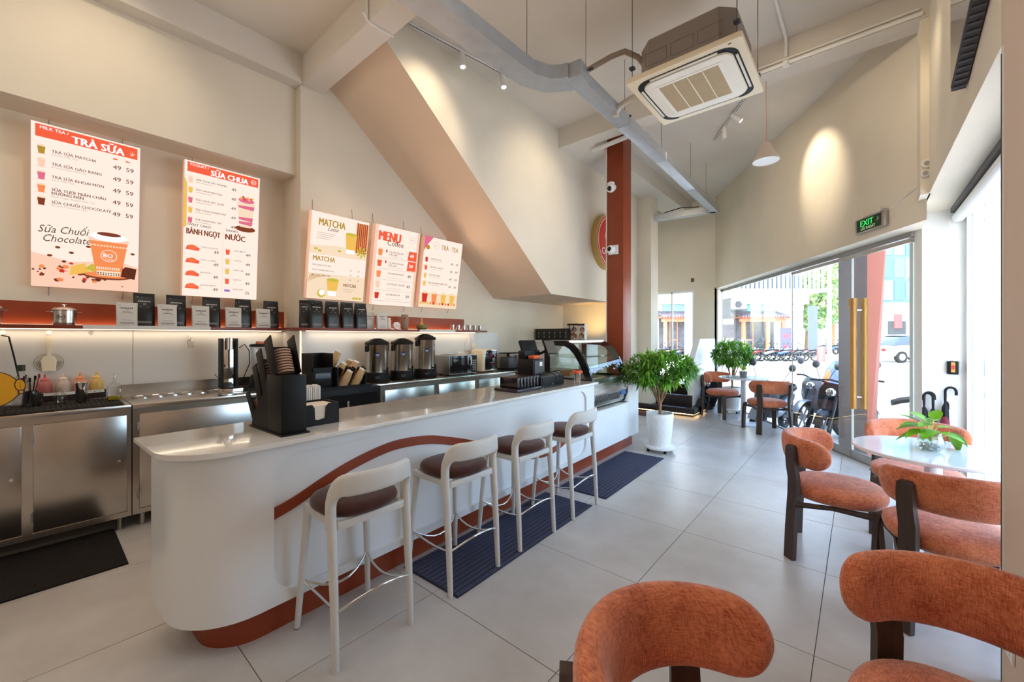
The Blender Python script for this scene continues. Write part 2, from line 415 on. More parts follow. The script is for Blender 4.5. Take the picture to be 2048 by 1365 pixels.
# wall above the shopfront
b = MB(); b.prism([(0.44, 4.94), (0.44, 5.38), (-2.285, 9.655), (-2.28, 9.21)], 2.40, Z2); struct('wall_front', b, M_WALL)
b = MB(); b.box(0.388, 0.45, 4.78, 5.10, 2.58, Z2); struct('trim_2', b, M_WALL)
b = MB(); b.prism([(0.40, 5.41), (0.445, 5.34), (0.455, 5.5), (0.98, 5.5), (0.98, 5.7), (0.38, 5.62)], 0, 2.62); struct('wall_recess', b, M_PLASW)
# right side
b = MB(); b.box(0.447, 0.98, -3.2, 2.55, 0, Z2); struct('wall_right', b, mat('wall_peach', sr(216, 196, 178), 0.8, spec=0.2))
b = MB(); b.box(0.44, 0.98, 2.55, 5.52, 2.58, Z2); struct('wall_right_upper', b, [M_WALL])
b = MB(); b.box(-4.85, 0.98, -3.3, -3.2, 0, Z2); struct('wall_back', b, M_WALL)
# wide side window
b = MB(); b.box(0.74, 0.80, 5.44, 5.5, 0, 2.56); b.box(0.74, 0.80, 2.55, 2.60, 0, 2.56); b.box(0.74, 0.80, 2.55, 5.5, 0, 0.04); b.box(0.74, 0.80, 2.55, 5.5, 2.50, 2.58)
ws = struct('window_2', b, mat('white_aluminium', sr(225, 226, 224), 0.35, 0.2))
for k, (y0, y1) in enumerate(((2.6, 3.55), (3.56, 4.50), (4.51, 5.44))):
    b = MB(); b.box(0.766, 0.776, y0, y1, 0.04, 2.50); b.build('pane', M_GLASSI, ws)
for y in (4.505, 5.1): b = MB(); b.box(0.79, 0.83, y-0.012, y+0.012, 0.04, 2.5); b.build('mullion', MATS['white_aluminium'], ws)
# shopfront: panes, doors, tracks
def gbox(b, X0, X1, off0, off1, z0, z1, bev=0.0):
    a = gp(X0); c = gp(X1); m = (a+c)/2+GN*((off0+off1)/2); L = (c-a).length
    b.obox((m.x, m.y, (z0+z1)/2), GD, GN, L, abs(off1-off0), z1-z0, bev); return b
def xg(u):   # where a sight line at this bearing meets the shopfront
    a = (u-1024)/815.0; k = (-math.sin(YAW)+a*math.cos(YAW))/(math.cos(YAW)+a*math.sin(YAW))
    Y = (6.151-1.568*0.08)/(1+1.568*k); return k*Y
SX = [-2.285, -1.53, -0.745, -0.058, 0.396]
b = MB(); gbox(b, SX[0], SX[4], -0.022, 0.022, 2.35, 2.40); gbox(b, SX[0], SX[4], -0.02, 0.02, -0.004, 0.012)
gbox(b, SX[0]-0.01, SX[0]+0.03, -0.04, 0.04, 0, 2.40)
shop = struct('window_3', b, mat('track_grey', sr(150, 148, 144), 0.4, 0.3))
for k in range(2):
    b = MB(); gbox(b, SX[k]+0.03*(k == 0), SX[k+1]-0.003, -0.005, 0.005, 0.01, 2.35); b.build('pane', M_GLASS, shop)
for k, nm in ((2, 'door_1'), (3, 'door_2')):
    b = MB(); gbox(b, SX[k]+0.003, SX[k+1]-0.003, -0.006, 0.006, 0.07, 2.31)
    dn = struct(nm, b, M_GLASS)
    b = MB(); gbox(b, SX[k]+0.003, SX[k+1]-0.003, -0.018, 0.018, 0.015, 0.10); gbox(b, SX[k]+0.003, SX[k+1]-0.003, -0.015, 0.015, 2.30, 2.34)
    b.build('door_rail', M_STEELD, dn)
    for s in (SX[k]+0.004, SX[k+1]-0.004):
        b = MB(); gbox(b, s-0.002, s+0.002, -0.006, 0.006, 0.10, 2.30); b.build('glass_edge', mat('polished_edge', sr(226, 236, 230), 0.2), dn)
    if k == 3:
        for off, nmh in ((0.055, 'h'), (-0.055, 'h')):
            b = MB(); c = gp(0.0, off)
            b.obox((c.x, c.y, 1.21), GD, GN, 0.05, 0.03, 1.24, 0.004); b.build('door_handle', M_OAK, dn)
        b = MB()
        for z in (0.72, 1.70):
            p = gp(0.0, 0.05, z); q = gp(0.0, -0.05, z); b.cyl(p, q, 0.011)
        b.build('handle_stud', M_CHROME, dn)
        b = MB(); c = gp(-0.035, 0.02); b.obox((c.x, c.y, 1.79), GD, GN, 0.045, 0.05, 0.075, 0.004); b.build('lock', mat('brass', (0.75, 0.5, 0.18), 0.25, 1.0), dn)
# kerb strip outside, street, far pavement
M_STREET = mat('street_asphalt', sr(205, 203, 200), 0.9, var=0.06, scale=3)
b = MB(); b.box(-90, 140, 4.6, 170, -0.40, -0.324); b.box(0.98, 60, -30, 4.6, -0.40, -0.324); struct('street', b, M_STREET)
M_PAVE = mat('pavement', sr(214, 210, 204), 0.9, var=0.05, scale=4)
FW = Vector((-math.sin(YAW), math.cos(YAW), 0)); RT = Vector((math.cos(YAW), math.sin(YAW), 0))
def ex(r, f, z=0.0): return Vector((RT.x*r+FW.x*f, RT.y*r+FW.y*f, z))      # street-side frame: r along the far facades, f away from the shop
ME = axes(RT, FW, (0, 0, 1))
b = MB(); b.prism([(2, 30.7), (90, 30.7), (90, 41), (2, 41)], -0.33, -0.18, M=ME); b.mi = 1; b.prism([(2, 30.5), (90, 30.5), (90, 30.7), (2, 30.7)], -0.33, -0.17, M=ME)
struct('pavement_far', b, [M_PAVE, M_PLASW])
# shopfront outer column: dark flat face, leaning terracotta flank
b = MB()
pr0 = [ex(3.99, 4.98), ex(4.41, 5.06), ex(4.88, 5.5), ex(4.50, 5.5)]
pr1 = [ex(3.99, 4.98), ex(4.41, 5.06), ex(5.10, 5.5), ex(4.50, 5.5)]
va = [b.bm.verts.new((p.x, p.y, -0.34)) for p in pr0]; vb = [b.bm.verts.new((p.x, p.y, 3.4)) for p in pr1]
for i in range(4):
    f = b.bm.faces.new((va[i], va[(i+1) % 4], vb[(i+1) % 4], vb[i])); f.material_index = 1 if i == 1 else 0
b.bm.faces.new(va[::-1]); b.bm.faces.new(vb)
struct('column_outside', b, [mat('brown_render', sr(62, 42, 34), 0.6, var=0.08, scale=3), mat('salmon_render', sr(146, 64, 40), 0.6, var=0.06, scale=3)], smooth=0)
# red column inside
b = MB(); b.box(-2.735, -2.49, 5.30, 5.56, 0, Z2, 0.004); struct('column_red', b, M_TERRA)
b = MB(); b.box(-2.752, -2.738, 5.30, 5.32, 0.9, Z2); struct('trim_3', b, M_PLASW)
# steps, glow, parapet
MST = mat('black_granite', sr(44, 38, 36), 0.22, var=0.3, scale=25)
b = MB(); b.box(-3.74, -2.165, 7.40, 8.12, 0.05, 0.15, 0.004); b.box(-3.74, -2.20, 7.44, 8.10, 0, 0.05)
b.box(-3.74, -2.30, 7.70, 9.2, 0.15, 0.33, 0.004); b.box(-3.74, -2.38, 8.0, 9.2, 0.33, 0.50, 0.004)
struct('floor_steps', b, MST)
b = MB(); b.box(-3.7, -2.2, 7.425, 7.437, 0.036, 0.048); b.box(-2.195, -2.187, 7.46, 8.10, 0.036, 0.048)
tag(b.build('led_strip', emis('warm_led', (1.0, 0.62, 0.25), 9)), 'warm glowing strip tucked under the lowest black step', 'light')
b = MB(); b.prism([(7.75, 0.15), (9.2, 0.15), (9.2, 1.36), (8.15, 1.36), (7.75, 0.965)], 0, 0.10, M=axes((0, 1, 0), (0, 0, 1), (1, 0, 0), (-2.38, 0, 0)))
b.box(-2.385, -2.275, 7.748, 7.756, 0.15, 0.96)
struct('wall_parapet', b, M_PLASW)
# outlets
b = MB(); b.box(-3.3, -2.7, 7.0, 7.38, 0.0, 0.012, 0.003); tag(b.build('door_mat', mat('brown_mat', sr(92, 62, 52), 0.95)), 'brown doormat lying before the black steps', 'mat')
# ================================================================ THE BAR COUNTER
CA = math.radians(1.8)
def cw(x, y, z=0.0):      # counter frame -> world (x toward the guests, y along the bar)
    return Vector((-1.998+x*math.cos(CA)-y*math.sin(CA), x*math.sin(CA)+y*math.cos(CA), z))
ZT = 0.917
counter = thing('bar_counter', 'long white bar counter with rounded end, red wave stripe and red kickboard', 'counter', cw(0, 0), CA)
def cend(x0, x1, y0, y1, r, n=10):      # rounded corner only at (x1, y0)
    pts = [(x0, y1), (x0, y0)]
    for i in range(n+1):
        a = -PI/2+PI/2*i/n; pts.append((x1-r+r*math.cos(a), y0+r+r*math.sin(a)))
    pts.append((x1, y1)); return pts
YE = 3.92
b = MB(); b.prism(cend(-0.58, -0.045, 0.385, YE-.01, 0.28), 0.145, ZT-.024)
b.box(-0.58, -0.045, YE-.02, 4.83, 0.145, 0.58)
body = b.build('body', M_WHITE, counter, 30)
def onface(y, z):
    yy = y
    for _ in range(4): k = (2.063+.0314*yy)/2.07; yy = y*k
    return (yy, 1.4-(1.4-z)*k)
b = MB(); b.prism([(x, y) for x, y in rrect(onface(.72, .5)[0], onface(3.55, .5)[0], 0.19, 0.842, 0.12, 6)], -0.068, 0.2, M=axes((0, 1, 0), (0, 0, 1), (1, 0, 0)))
cut = b.build('cutter', M_WHITE, counter, 0)
md = body.modifiers.new('b', 'BOOLEAN'); md.operation = 'DIFFERENCE'; md.object = cut; md.solver = 'EXACT'
bpy.context.view_layer.update()
me = bpy.data.meshes.new_from_object(body.evaluated_get(bpy.context.evaluated_depsgraph_get()))
body.modifiers.clear(); body.data = me; bpy.data.objects.remove(cut)
b = MB(); b.prism(rrect(-0.58, -0.045, 4.84, 5.20, 0.06, 4), 0.145, 0.79); b.build('end_post', M_WHITE, counter, 30)
b = MB(); b.prism(cend(-0.63, 0.0, 0.33, YE, 0.25), ZT-.023, ZT, bev=0.004)
b.build('worktop', M_STONE, counter, 30)
b = MB(); b.box(-0.57, -0.05, YE+.01, 4.83, 0.58, 0.592); b.build('ledge', M_STEELD, counter)
b = MB(); b.prism(cend(-0.55, -0.10, 0.50, 5.08, 0.20), 0, 0.148); b.build('kickboard', M_TERRA, counter, 30)
top = [(0.715, .600), (0.82, .632), (0.96, .690), (1.10, .738), (1.27, .778), (1.42, .792), (1.63, .775), (1.84, .722), (2.0, .672), (2.25, .575), (2.5, .485), (2.72, .43), (2.9, .413), (3.05, .425), (3.22, .475), (3.4, .56), (3.56, .66)]
top = [onface(*q) for q in top]
sm = []
for i in range(len(top)-1):
    p0, p1, p2, p3 = top[max(i-1, 0)], top[i], top[i+1], top[min(i+2, len(top)-1)]
    for q in range(5):
        u = q/5; sm.append(tuple(.5*(2*p1[j]+(p2[j]-p0[j])*u+(2*p0[j]-5*p1[j]+4*p2[j]-p3[j])*u*u+(3*p1[j]-p0[j]-3*p2[j]+p3[j])*u**3) for j in (0, 1)))
top = sm+[top[-1]]
b = MB(); n = len(top)
for i in range(n-1):
    q = [top[i], top[i+1], (top[i+1][0], top[i+1][1]-.054), (top[i][0], top[i][1]-.054)]
    b.prism(q, -0.070, -0.060, M=axes((0, 1, 0), (0, 0, 1), (1, 0, 0)))
b.build('wave_stripe', M_TERRA, counter, 0)
b = MB(); b.box(-0.60, -0.581, 0.40, YE-.02, 0.145, 0.89); b.build('back_panel', M_STEELD, counter)

# ---------------------------------------------------------------- bar stools
def make_stool(label):
    t = thing('bar_stool', label, 'stool', (0, 0, 0), 0, 'white bar stools with brown seats along the counter')
    # local: back toward +x
    b = MB()
    def wob(a, z): return 1.0
    sec = [(0.0, .600), (.12, .600), (.160, .606), (.176, .620), (.179, .636), (.172, .652), (.14, .664), (.07, .668), (0, .668)]
    b.lathe([(max(r, 0), z) for r, z in sec], (0.005, 0, 0), 28, wob=lambda a, z: 1.06+0.10*(math.cos(a)**2*math.sin(a)**2*4)*0.6)
    b.build('seat', M_BROWN, t, 60)
    fl = [(-0.155, -0.15, -0.195, -0.185), (-0.155, 0.15, -0.195, 0.185)]
    for (x0, y0, x1, y1) in fl:
        b = MB(); b.tube([(x1, y1, 0), ((x0+x1)/2, (y0+y1)/2, .3), (x0, y0, .585), (x0+.02, y0*.95, .605)], [.0135, .017, .019, .017], 10); b.build('leg', M_STOOL, t, 60)
        b = MB(); b.cyl((x1, y1, 0), (x1, y1, .006), .014, seg=10); b.build('foot_glide', M_DGREY, t)
    for s in (-1, 1):
        b = MB(); b.tube([(.195, s*.187, 0), (.178, s*.186, .3), (.158, s*.186, .56), (.153, s*.187, .63)], [.0145, .018, .021, .021], 10)
        b.build('leg', M_STOOL, t, 60)
    P = []
    N = 40
    for i in range(N+1):
        u = -1.3+2.6*i/N; uu = max(-1, min(1, u)); ph = uu*PI/2
        x = .150+.092*math.cos(ph); y = .187*math.sin(ph)
        e = max(0, (abs(uu)-0.45)/0.55)
        z = .772-.085*e**2.6
        if abs(u) > 1: z -= (abs(u)-1)/.3*.105
        rad = Vector((math.cos(ph)*.187, math.sin(ph)*.092, 0)).normalized()
        k = min(1, max(0, (abs(u)-.55)/.45)); P.append((Vector((x, y, z)), rad, k))
    fr = []
    for i, (p, rad, k) in enumerate(P):
        tv = (P[min(i+1, N)][0]-P[max(i-1, 0)][0]).normalized(); w = rad.cross(tv).normalized()
        k2 = k*k*(3-2*k)
        fr.append((p, rad, w, 0.013+0.007*k2, 0.050*(1-k2)+0.0215*k2))
    b = MB(); b.sweep(fr, selln(12, 3.2)); b.build('backrest', M_STOOL, t, 50)
    b = MB()
    for s in (-1, 1): b.obox((0.0, s*.160, .588), (1, 0, 0), (0, 1, 0), .33, .022, .035, .004)
    b.obox((-.155, 0, .588), (1, 0, 0), (0, 1, 0), .022, .30, .035, .004); b.obox((.16, 0, .588), (1, 0, 0), (0, 1, 0), .022, .33, .035, .004)
    b.build('seat_frame', M_STOOL, t)
    b = MB(); zf = .24
    c4 = [(-.182, -.174), (-.182, .174), (.190, .181), (.190, -.181)]
    def arc(p, q, k):
        p = Vector((*p, zf)); q = Vector((*q, zf)); m = (p+q)/2; o = m.normalized()*k
        return [p+(q-p)*t_+o*(4*t_*(1-t_)) for t_ in [i/8 for i in range(9)]]
    b.tube(arc(c4[0], c4[1], -.09), .006, 8); b.tube(arc(c4[2], c4[3], .06), .006, 8); b.tube(arc(c4[1], c4[2], -.05), .006, 8); b.tube(arc(c4[3], c4[0], -.05), .006, 8)
    b.build('footrest', M_CHROME, t, 60)
    return t
ys = [1.005, 1.640, 2.235, 2.862]
sl = ['white bar stool nearest the rounded counter end, brown seat', 'second white bar stool from the rounded counter end, feet on blue mat',
      'third white bar stool from the rounded counter end, both rear feet on blue mat', 'white bar stool beside the pastry case, feet between the two blue mats']
st0 = make_stool(sl[0]); st0.location = (-1.858, ys[0], 0)
for y, l in zip(ys[1:], sl[1:]): dup(st0, (-1.862, y, 0), random.uniform(-0.03, 0.03), l)

# ---------------------------------------------------------------- lounge chairs
def make_chair(label):
    t = thing('lounge_chair', label, 'chair', (0, 0, 0), 0, 'orange upholstered chairs with dark wooden legs')
    # faces +y
    b = MB()
    prof = [(0, .375), (.17, .375), (.225, .382), (.246, .400), (.254, .425), (.250, .450), (.222, .470), (.16, .482), (.08, .487), (0, .488)]
    b.lathe(prof, (0, .02, 0), 48, wob=lambda a, z: 1+0.05*math.cos(4*a+PI)*0.6)
    b.build('seat', M_ORANGE, t, 60)
    fr = []; N = 36; R = .236
    for i in range(N+1):
        u = math.sin(PI/2*(-1+2*i/N)); ph = -PI/2+u*math.radians(89)
        e = max(0, (abs(u)-0.74)/0.26); k = math.sqrt(max(0.0, 1-e*e))
        if i in (0, N): k = 0.06
        p = Vector((R*1.04*math.cos(ph), R*math.sin(ph), .675-.008*abs(u)))
        rad = Vector((math.cos(ph), math.sin(ph), 0)); w = Vector((rad.x*0.12, rad.y*0.12, 1)).normalized()
        fr.append((p, rad, w, 0.040*(0.45+0.55*k), (0.098-0.008*abs(u))*(0.12+0.88*k)))
    b = MB(); b.sweep(fr, selln(18, 2.6)); b.build('backrest', M_ORANGE, t, 60)
    for s in (-1, 1):
        b = MB()
        # rear plank leg rising outside the backrest
        px, py = s*.185, -.178; d = Vector((s*.72, -.69, 0)).normalized(); tg = Vector((-d.y, d.x, 0))
        fr = []
        for z, off, w_ in ((0, .050, .034), (.20, .040, .034), (.40, .022, .036), (.50, .020, .036), (.58, .034, .035), (.67, .040, .034), (.705, .040, .030), (.716, .038, .018)):
            fr.append((Vector((px, py, z))+d*off, d, tg, .014, w_))
        b.sweep(fr, [(-1, -1), (1, -1), (1, 1), (-1, 1)]); b.build('leg', M_WOODD, t, 30)
        b = MB()
        px, py = s*.205, .215; d = Vector((s*.6, .8, 0)).normalized(); tg = Vector((-d.y, d.x, 0))
        fr = []
        for z, off, w_ in ((0, .035, .027), (.20, .03, .029), (.33, .02, .032), (.375, .008, .036), (.40, .0, .036)):
            fr.append((Vector((px, py, z))+d*off, d, tg, .016, w_))
        b.sweep(fr, [(-1, -1), (1, -1), (1, 1), (-1, 1)]); b.build('leg', M_WOODD, t, 30)
    b = MB()
    for s in (-1, 1): b.tube([(s*.23, -.19, .35), (s*.20, 0, .362), (s*.205, .21, .36)], [.018, .014, .020], 6)
    b.tube([(-.2, .205, .36), (0, .20, .364), (.2, .205, .36)], .014, 6); b.tube([(-.22, -.18, .355), (0, -.2, .362), (.22, -.18, .355)], .014, 6)
    b.build('seat_frame', M_WOODD, t)
    return t
ch0 = make_chair('orange lounge chair seen side-on between the bar and the vase table, facing the vase table')
def face(c, a): return math.atan2(-(a[0]-c[0]), a[1]-c[1])
ch0.location = (-.125, 3.325, 0); ch0.rotation_euler = (0, 0, -PI/2+0.02)
chairs = [((.345, 2.93), 0.17, 'orange lounge chair with its back to the camera, in front of the vase table'),
          ((.31, 4.10), PI, 'orange lounge chair behind the vase table, backed by the umbrellas'),
          ((.222, 1.447), PI-0.20, 'orange lounge chair closest to the peach wall, its inner backrest showing'),
          ((-.21, .872), -PI/2-0.24, 'orange lounge chair closest to the camera, rounded backrest cut by the picture bottom'),
          ((-1.85, 7.86), -PI/2-0.45, 'orange lounge chair beside the white parapet and the bushy plant'),
          ((-1.03, 7.02), 0.62, 'orange lounge chair with its back to the bar, at the small plant table')]
for (x, y), a, l in chairs: dup(ch0, (x, y, 0), a, l)

# ---------------------------------------------------------------- round tables
def make_table(label, R=.36, zt=.745):
    t = thing('round_table', label, 'table', (0, 0, 0), 0, 'round white pedestal tables')
    b = MB(); b.lathe([(0, zt-.022), (R-.01, zt-.022), (R, zt-.016), (R, zt-.004), (R-.004, zt), (0, zt)], seg=56); b.build('tabletop', mat('table_white', sr(236, 238, 242), 0.10, coat=0.4), t, 40)
    b = MB(); b.lathe([(0, .012), (.038, .012), (.038, zt-.022), (0, zt-.022)], seg=20); b.build('column', mat('table_metal', sr(222, 226, 232), 0.3), t, 40)
    b = MB(); b.lathe([(0, 0), (.24, 0), (.245, .006), (.235, .012), (.06, .020), (.04, .028), (0, .028)], seg=40); b.build('base', MATS['table_metal'], t, 40)
    return t
tb0 = make_table('round white pedestal table carrying the glass vase of pothos'); tb0.location = (.325, 3.36, 0)
dup(tb0, (-1.42, 7.42, 0), 0, 'round white pedestal table near the steps with a tiny potted plant')

# ---------------------------------------------------------------- mats
M_MAT = mat('navy_mat', sr(46, 48, 66), 0.95, var=0.25, scale=60)
M_MATR = mat('navy_mat_rib', sr(66, 68, 88), 0.95, var=0.25, scale=80)
def ribmat(name, x0, x1, y0, y1, label, rz=0.0, nrib=13, mats=(M_MAT, M_MATR), group=None, along='y'):
    t = thing(name, label, 'mat', ((x0+x1)/2, (y0+y1)/2, 0), rz, group); hx, hy = (x1-x0)/2, (y1-y0)/2
    b = MB(); b.box(-hx, hx, -hy, hy, 0, .006, .002); b.build('backing', mats[0], t)
    b = MB(); w = 2*hx/nrib
    for i in range(nrib):
        a = -hx+w*(i+.5); b.box(a-w*.36, a+w*.36, -hy+.008, hy-.008, .005, .011, .0015, 1)
    o = b.build('rib', mats[1], t); o['kind'] = 'stuff'
    return t
ribmat('floor_mat', -2.12, -1.655, 1.46, 2.99, 'long navy ribbed mat under the middle stools', CA)
ribmat('floor_mat', -2.15, -1.68, 3.18, 4.68, 'navy ribbed mat below the pastry case, near the white planter', CA)
M_BM = mat('black_rubber', sr(22, 17, 15), 0.9, var=0.2, scale=50)
ribmat('floor_mat', -4.12, -3.42, -1.4, .38, 'black rubber mat on the floor before the steel cabinets', 0, 30, (M_BM, mat('black_rubber_rib', sr(30, 24, 20), 0.85)))

# ---------------------------------------------------------------- planters
def leaf_mesh(b, p, d, L, w, droop=0.35, seg=4, up=Vector((0, 0, 1))):
    d = Vector(d).normalized(); side = d.cross(up)
    if side.length < 1e-3: side = Vector((1, 0, 0))
    side.normalize(); prev = None; fs = []
    for i in range(seg+1):
        t = i/seg; c = Vector(p)+d*L*t+Vector((0, 0, -droop*L*t*t)); ww = w*math.sin(PI*min(1, 0.08+0.92*t))**0.8*0.5 if t < 1 else 0
        if i == seg: cur = [b.bm.verts.new(c)]
        else: cur = [b.bm.verts.new(c-side*ww), b.bm.verts.new(c+side*ww)]
        if prev:
            if len(cur) == 1: b.bm.faces.new((prev[0], prev[1], cur[0])).material_index = b.mi
            else: b.bm.faces.new((prev[0], prev[1], cur[1], cur[0])).material_index = b.mi
        prev = cur
def planter(loc, label_pot, H, R, zc, n_tuft, seed, potr=(.115, .155), poth=.47, label='x'):
    random.seed(seed)
    t = thing('potted_dracaena', label, 'plant', loc, 0, 'bushy dracaenas in white fluted planters on wheeled stands')
    r0, r1 = potr
    def wob(a, z): return 1+0.035*(0.5+0.5*math.cos(14*a))*(1 if z < poth-.03 else 0)
    prof = [(0, .075), (r0, .075)]
    for i in range(1, 15): z = .075+(poth-.105)*i/14; prof.append((r0+(r1-r0)*((z-.075)/(poth-.075))**0.8, z))
    prof += [(r1, poth-.02), (r1+.004, poth), (r1-.012, poth), (r1-.014, poth-.05), (0, poth-.05)]
    b = MB()
    # lozenge relief: phase shifts with height
    def wob2(a, z):
        if z > poth-.03: return 1
        return 1+0.05*max(abs(math.sin(7*a+z*30)), abs(math.sin(7*a-z*30)))
    b.lathe(prof, seg=72, wob=wob2); b.build('planter', M_PLASW, t, 50)
    b = MB(); b.lathe([(0, poth-.052), (r1-.016, poth-.052), (r1-.016, poth-.046), (0, poth-.040)], seg=24); b.build('soil', mat('soil', sr(70, 52, 40), 0.95, var=0.4, scale=40), t)
    b = MB(); b.lathe([(0, .040), (r0+.055, .040), (r0+.065, .05), (r0+.065, .065), (r0+.05, .075), (0, .075)], seg=32); b.build('wheeled_stand', M_PLASW, t)
    for k in range(4):
        a = PI/4+k*PI/2; x, y = (r0+.03)*math.cos(a), (r0+.03)*math.sin(a)
        b = MB(); b.cyl((x-.012, y, .020), (x+.012, y, .020), .020, seg=12); b.box(x-.008, x+.008, y-.008, y+.008, .02, .045); b.build('caster', M_BLACK, t)
    # trunk and branches
    b = MB(); tips = []
    tz = poth+.14
    b.tube([(0, 0, poth-.06), (.006, .0, poth+.06), (0, .004, tz)], [.022, .018, .022], 8)
    for k in range(9):
        a = 2*PI*k/9+random.uniform(-.3, .3); rr = R*random.uniform(.35, .62)
        e = Vector((rr*math.cos(a), rr*math.sin(a), zc+random.uniform(-.12, .08))); m = Vector((rr*.42*math.cos(a+.3), rr*.42*math.sin(a+.3), (tz+zc)/2-.02))
        b.tube([(0, 0, tz-.05), m, e], [.012, .009, .006], 6); tips.append(e)
    b.build('trunk', M_BARK, t, 60)
    b = MB()
    mats = [M_GRN, mat('mid_leaf', sr(136, 190, 64), 0.45, var=0.3, scale=14), mat('deep_leaf', sr(70, 122, 40), 0.5, var=0.3, scale=14)]
    for k in range(n_tuft):
        while True:
            v = Vector((random.uniform(-1, 1), random.uniform(-1, 1), random.uniform(-.75, 1)))
            if 0.45 < v.length < 1: break
        c = Vector((v.x*R*.86, v.y*R*.86, zc+v.z*H*.8+0.03))
        out = Vector((v.x, v.y, v.z*.7+.30)).normalized(); b.mi = random.choice([0, 0, 1, 2]) if v.z < .35 else random.choice([0, 1, 1])  # lighter leaves on top: highlights put into the leaf colours
        for q in range(13):
            dd = (out*0.85+Vector((random.gauss(0, .62), random.gauss(0, .62), random.gauss(.05, .5)))).normalized()
            leaf_mesh(b, c, dd, random.uniform(.08, .14), random.uniform(.015, .022), random.uniform(.1, .6), 3)
    o = b.build('foliage', mats, t, 0); o['kind'] = 'stuff'
    return t
planter((-1.86, 4.98, 0), '', .24, .47, .97, 330, 3, label='bushy dracaena in a white fluted planter at the end of the bar')
planter((-1.79, 8.38, 0), '', .27, .40, 1.06, 260, 5, potr=(.11, .15), label='bushy dracaena in a white planter behind the chair by the parapet')
# ================================================================ BACK BAR
def bx(name, mats, parent, *boxes, bev=0.0, kind=None, smooth=35):
    b = MB()
    for q in boxes: b.box(*q, bev)
    o = b.build(name, mats, parent, smooth)
    if kind: o['kind'] = kind
    return o
def steelcab(label, x0, x1, y0, y1, doors, zt=.905, back=0.0):
    t = thing('steel_cabinet', label, 'cabinet', ((x0+x1)/2, (y0+y1)/2, 0)); ox, oy = (x0+x1)/2, (y0+y1)/2
    L = lambda a, b_, c, d, e, f: (a-ox, b_-ox, c-oy, d-oy, e, f)
    bx('carcass', M_STEELD, t, L(x0, x1-.02, y0, y1, .12, zt-.03))
    bx('top', M_STEEL, t, L(x0, x1+.004, y0, y1, zt-.03, zt), bev=.003)
    if back: bx('upstand', M_STEEL, t, L(x0, x0+.015, y0, y1, zt, zt+back))
    # face frame
    fr = [L(x1-.021, x1-.012, y0, y1, .12, zt-.03), L(x1-.02, x1, y0, y1, .10, .135), L(x1-.02, x1, y0, y1, zt-.065, zt-.03)]
    ed = [y0]+[v for d in doors for v in (d[0]-.004, d[1]+.004)]+[y1]
    for q in range(0, len(ed), 2): fr.append(L(x1-.019, x1+.001, ed[q], ed[q+1], .135, zt-.065))
    bx('face_frame', M_STEEL, t, *fr)
    for k, (d0, d1) in enumerate(doors):
        dr = bx('cabinet_door', M_STEEL, t, L(x1-.015, x1+.003, d0, d1, .142, zt-.072), bev=.002)
        hb = MB()
        for z in (.24, zt-.16): hb.cyl((x1+.006-ox, d0-.006-oy, z-.03), (x1+.006-ox, d0-.006-oy, z+.03), .006, seg=8)
        hb.build('hinge', M_STEELD, dr)
        kb = MB(); kb.cyl((x1-ox, d1-.04-oy, .505), (x1+.016-ox, d1-.04-oy, .505), .011, .009, seg=14); kb.build('knob', M_CHROME, dr)
    for yy in (y0+.06, y1-.06):
        for xx in (x0+.05, x1-.06):
            lb = MB(); lb.cyl((xx-ox, yy-oy, 0), (xx-ox, yy-oy, .12), .016, .02, 10); lb.build('leg', M_STEELD, t)
    return t
steelcab('steel cabinet under the black drip mat, its round lock showing', -4.66, -4.03, -1.35, .462, [(-.86, -.05), (.0, .437)])
c2 = steelcab('steel cabinet with topping pans let into its top', -4.66, -4.03, .468, 1.52, [(.505, 1.40)], back=.095)
ORD = ['first', 'second', 'third', 'fourth', 'fifth', 'sixth', 'seventh', 'eighth', 'ninth']
for i in range(9):      # topping pans
    y = .56+i*.098
    b = MB(); b.prism(rrect(-4.52, -4.40, y-.04, y+.04, .012, 2), .906, .910); b.mi = 1; b.prism(rrect(-4.51, -4.41, y-.033, y+.033, .01, 2), .9102, .9112)
    b.mi = 0; b.cyl((-4.455, y-.02, .918), (-4.455, y+.02, .918), .005, seg=8)
    tag(b.build('pan_lid', [M_CHROME, M_STEELD], None), 'small steel pan lid, %s in the row from the square glass bottle' % ORD[i], 'lid', 'pan lids in the cabinet top')
steelcab('long steel cabinet below the urns and the microwave', -4.265, -3.80, 2.30, 4.56, [(2.40, 3.05), (3.12, 3.72), (3.80, 4.46)])
t = thing('wooden_cabinet', 'wood-fronted low cabinet next to the pastry case end of the steel row', 'cabinet', (-4.02, 4.98, 0))
bx('body', mat('tan_wood', sr(160, 118, 80), 0.5, var=0.15, scale=8), t, (-.24, .26, -.39, .40, 0, .86)); bx('top', M_STEELD, t, (-.245, .27, -.40, .40, .86, .895), bev=.002)
# black under-counter fridge
t = thing('display_fridge', 'black glass-front fridge below the paper cup dispenser', 'fridge', (-3.92, 1.92, 0))
bx('body', M_BLACK, t, (-.33, .28, -.37, .33, .02, .915), bev=.006); bx('glass_front', M_BLACKG, t, (.282, .292, -.33, .29, .30, .86)); bx('grille', M_DGREY, t, *[(.282, .288, -.33, .29, .06+k*.03, .075+k*.03) for k in range(6)])
bx('door_handle', M_GREY, t, (.30, .312, -.03, -.015, .4, .8))
for y in (-.25, .2): bx('foot', M_DGREY, t, (-.2, .2, y-.02, y+.02, 0, .02))
# black drip mat on the left cabinet
b = MB(); b.box(-4.56, -4.06, -1.3, .43, .906, .912, .002)
for i in range(70): y = -1.28+i*.0243; b.box(-4.55, -4.07, y, y+.010, .911, .916)
o = b.build('bar_mat', M_BM); tag(o, 'black ribbed rubber drip mat on the steel cabinet top', 'mat')
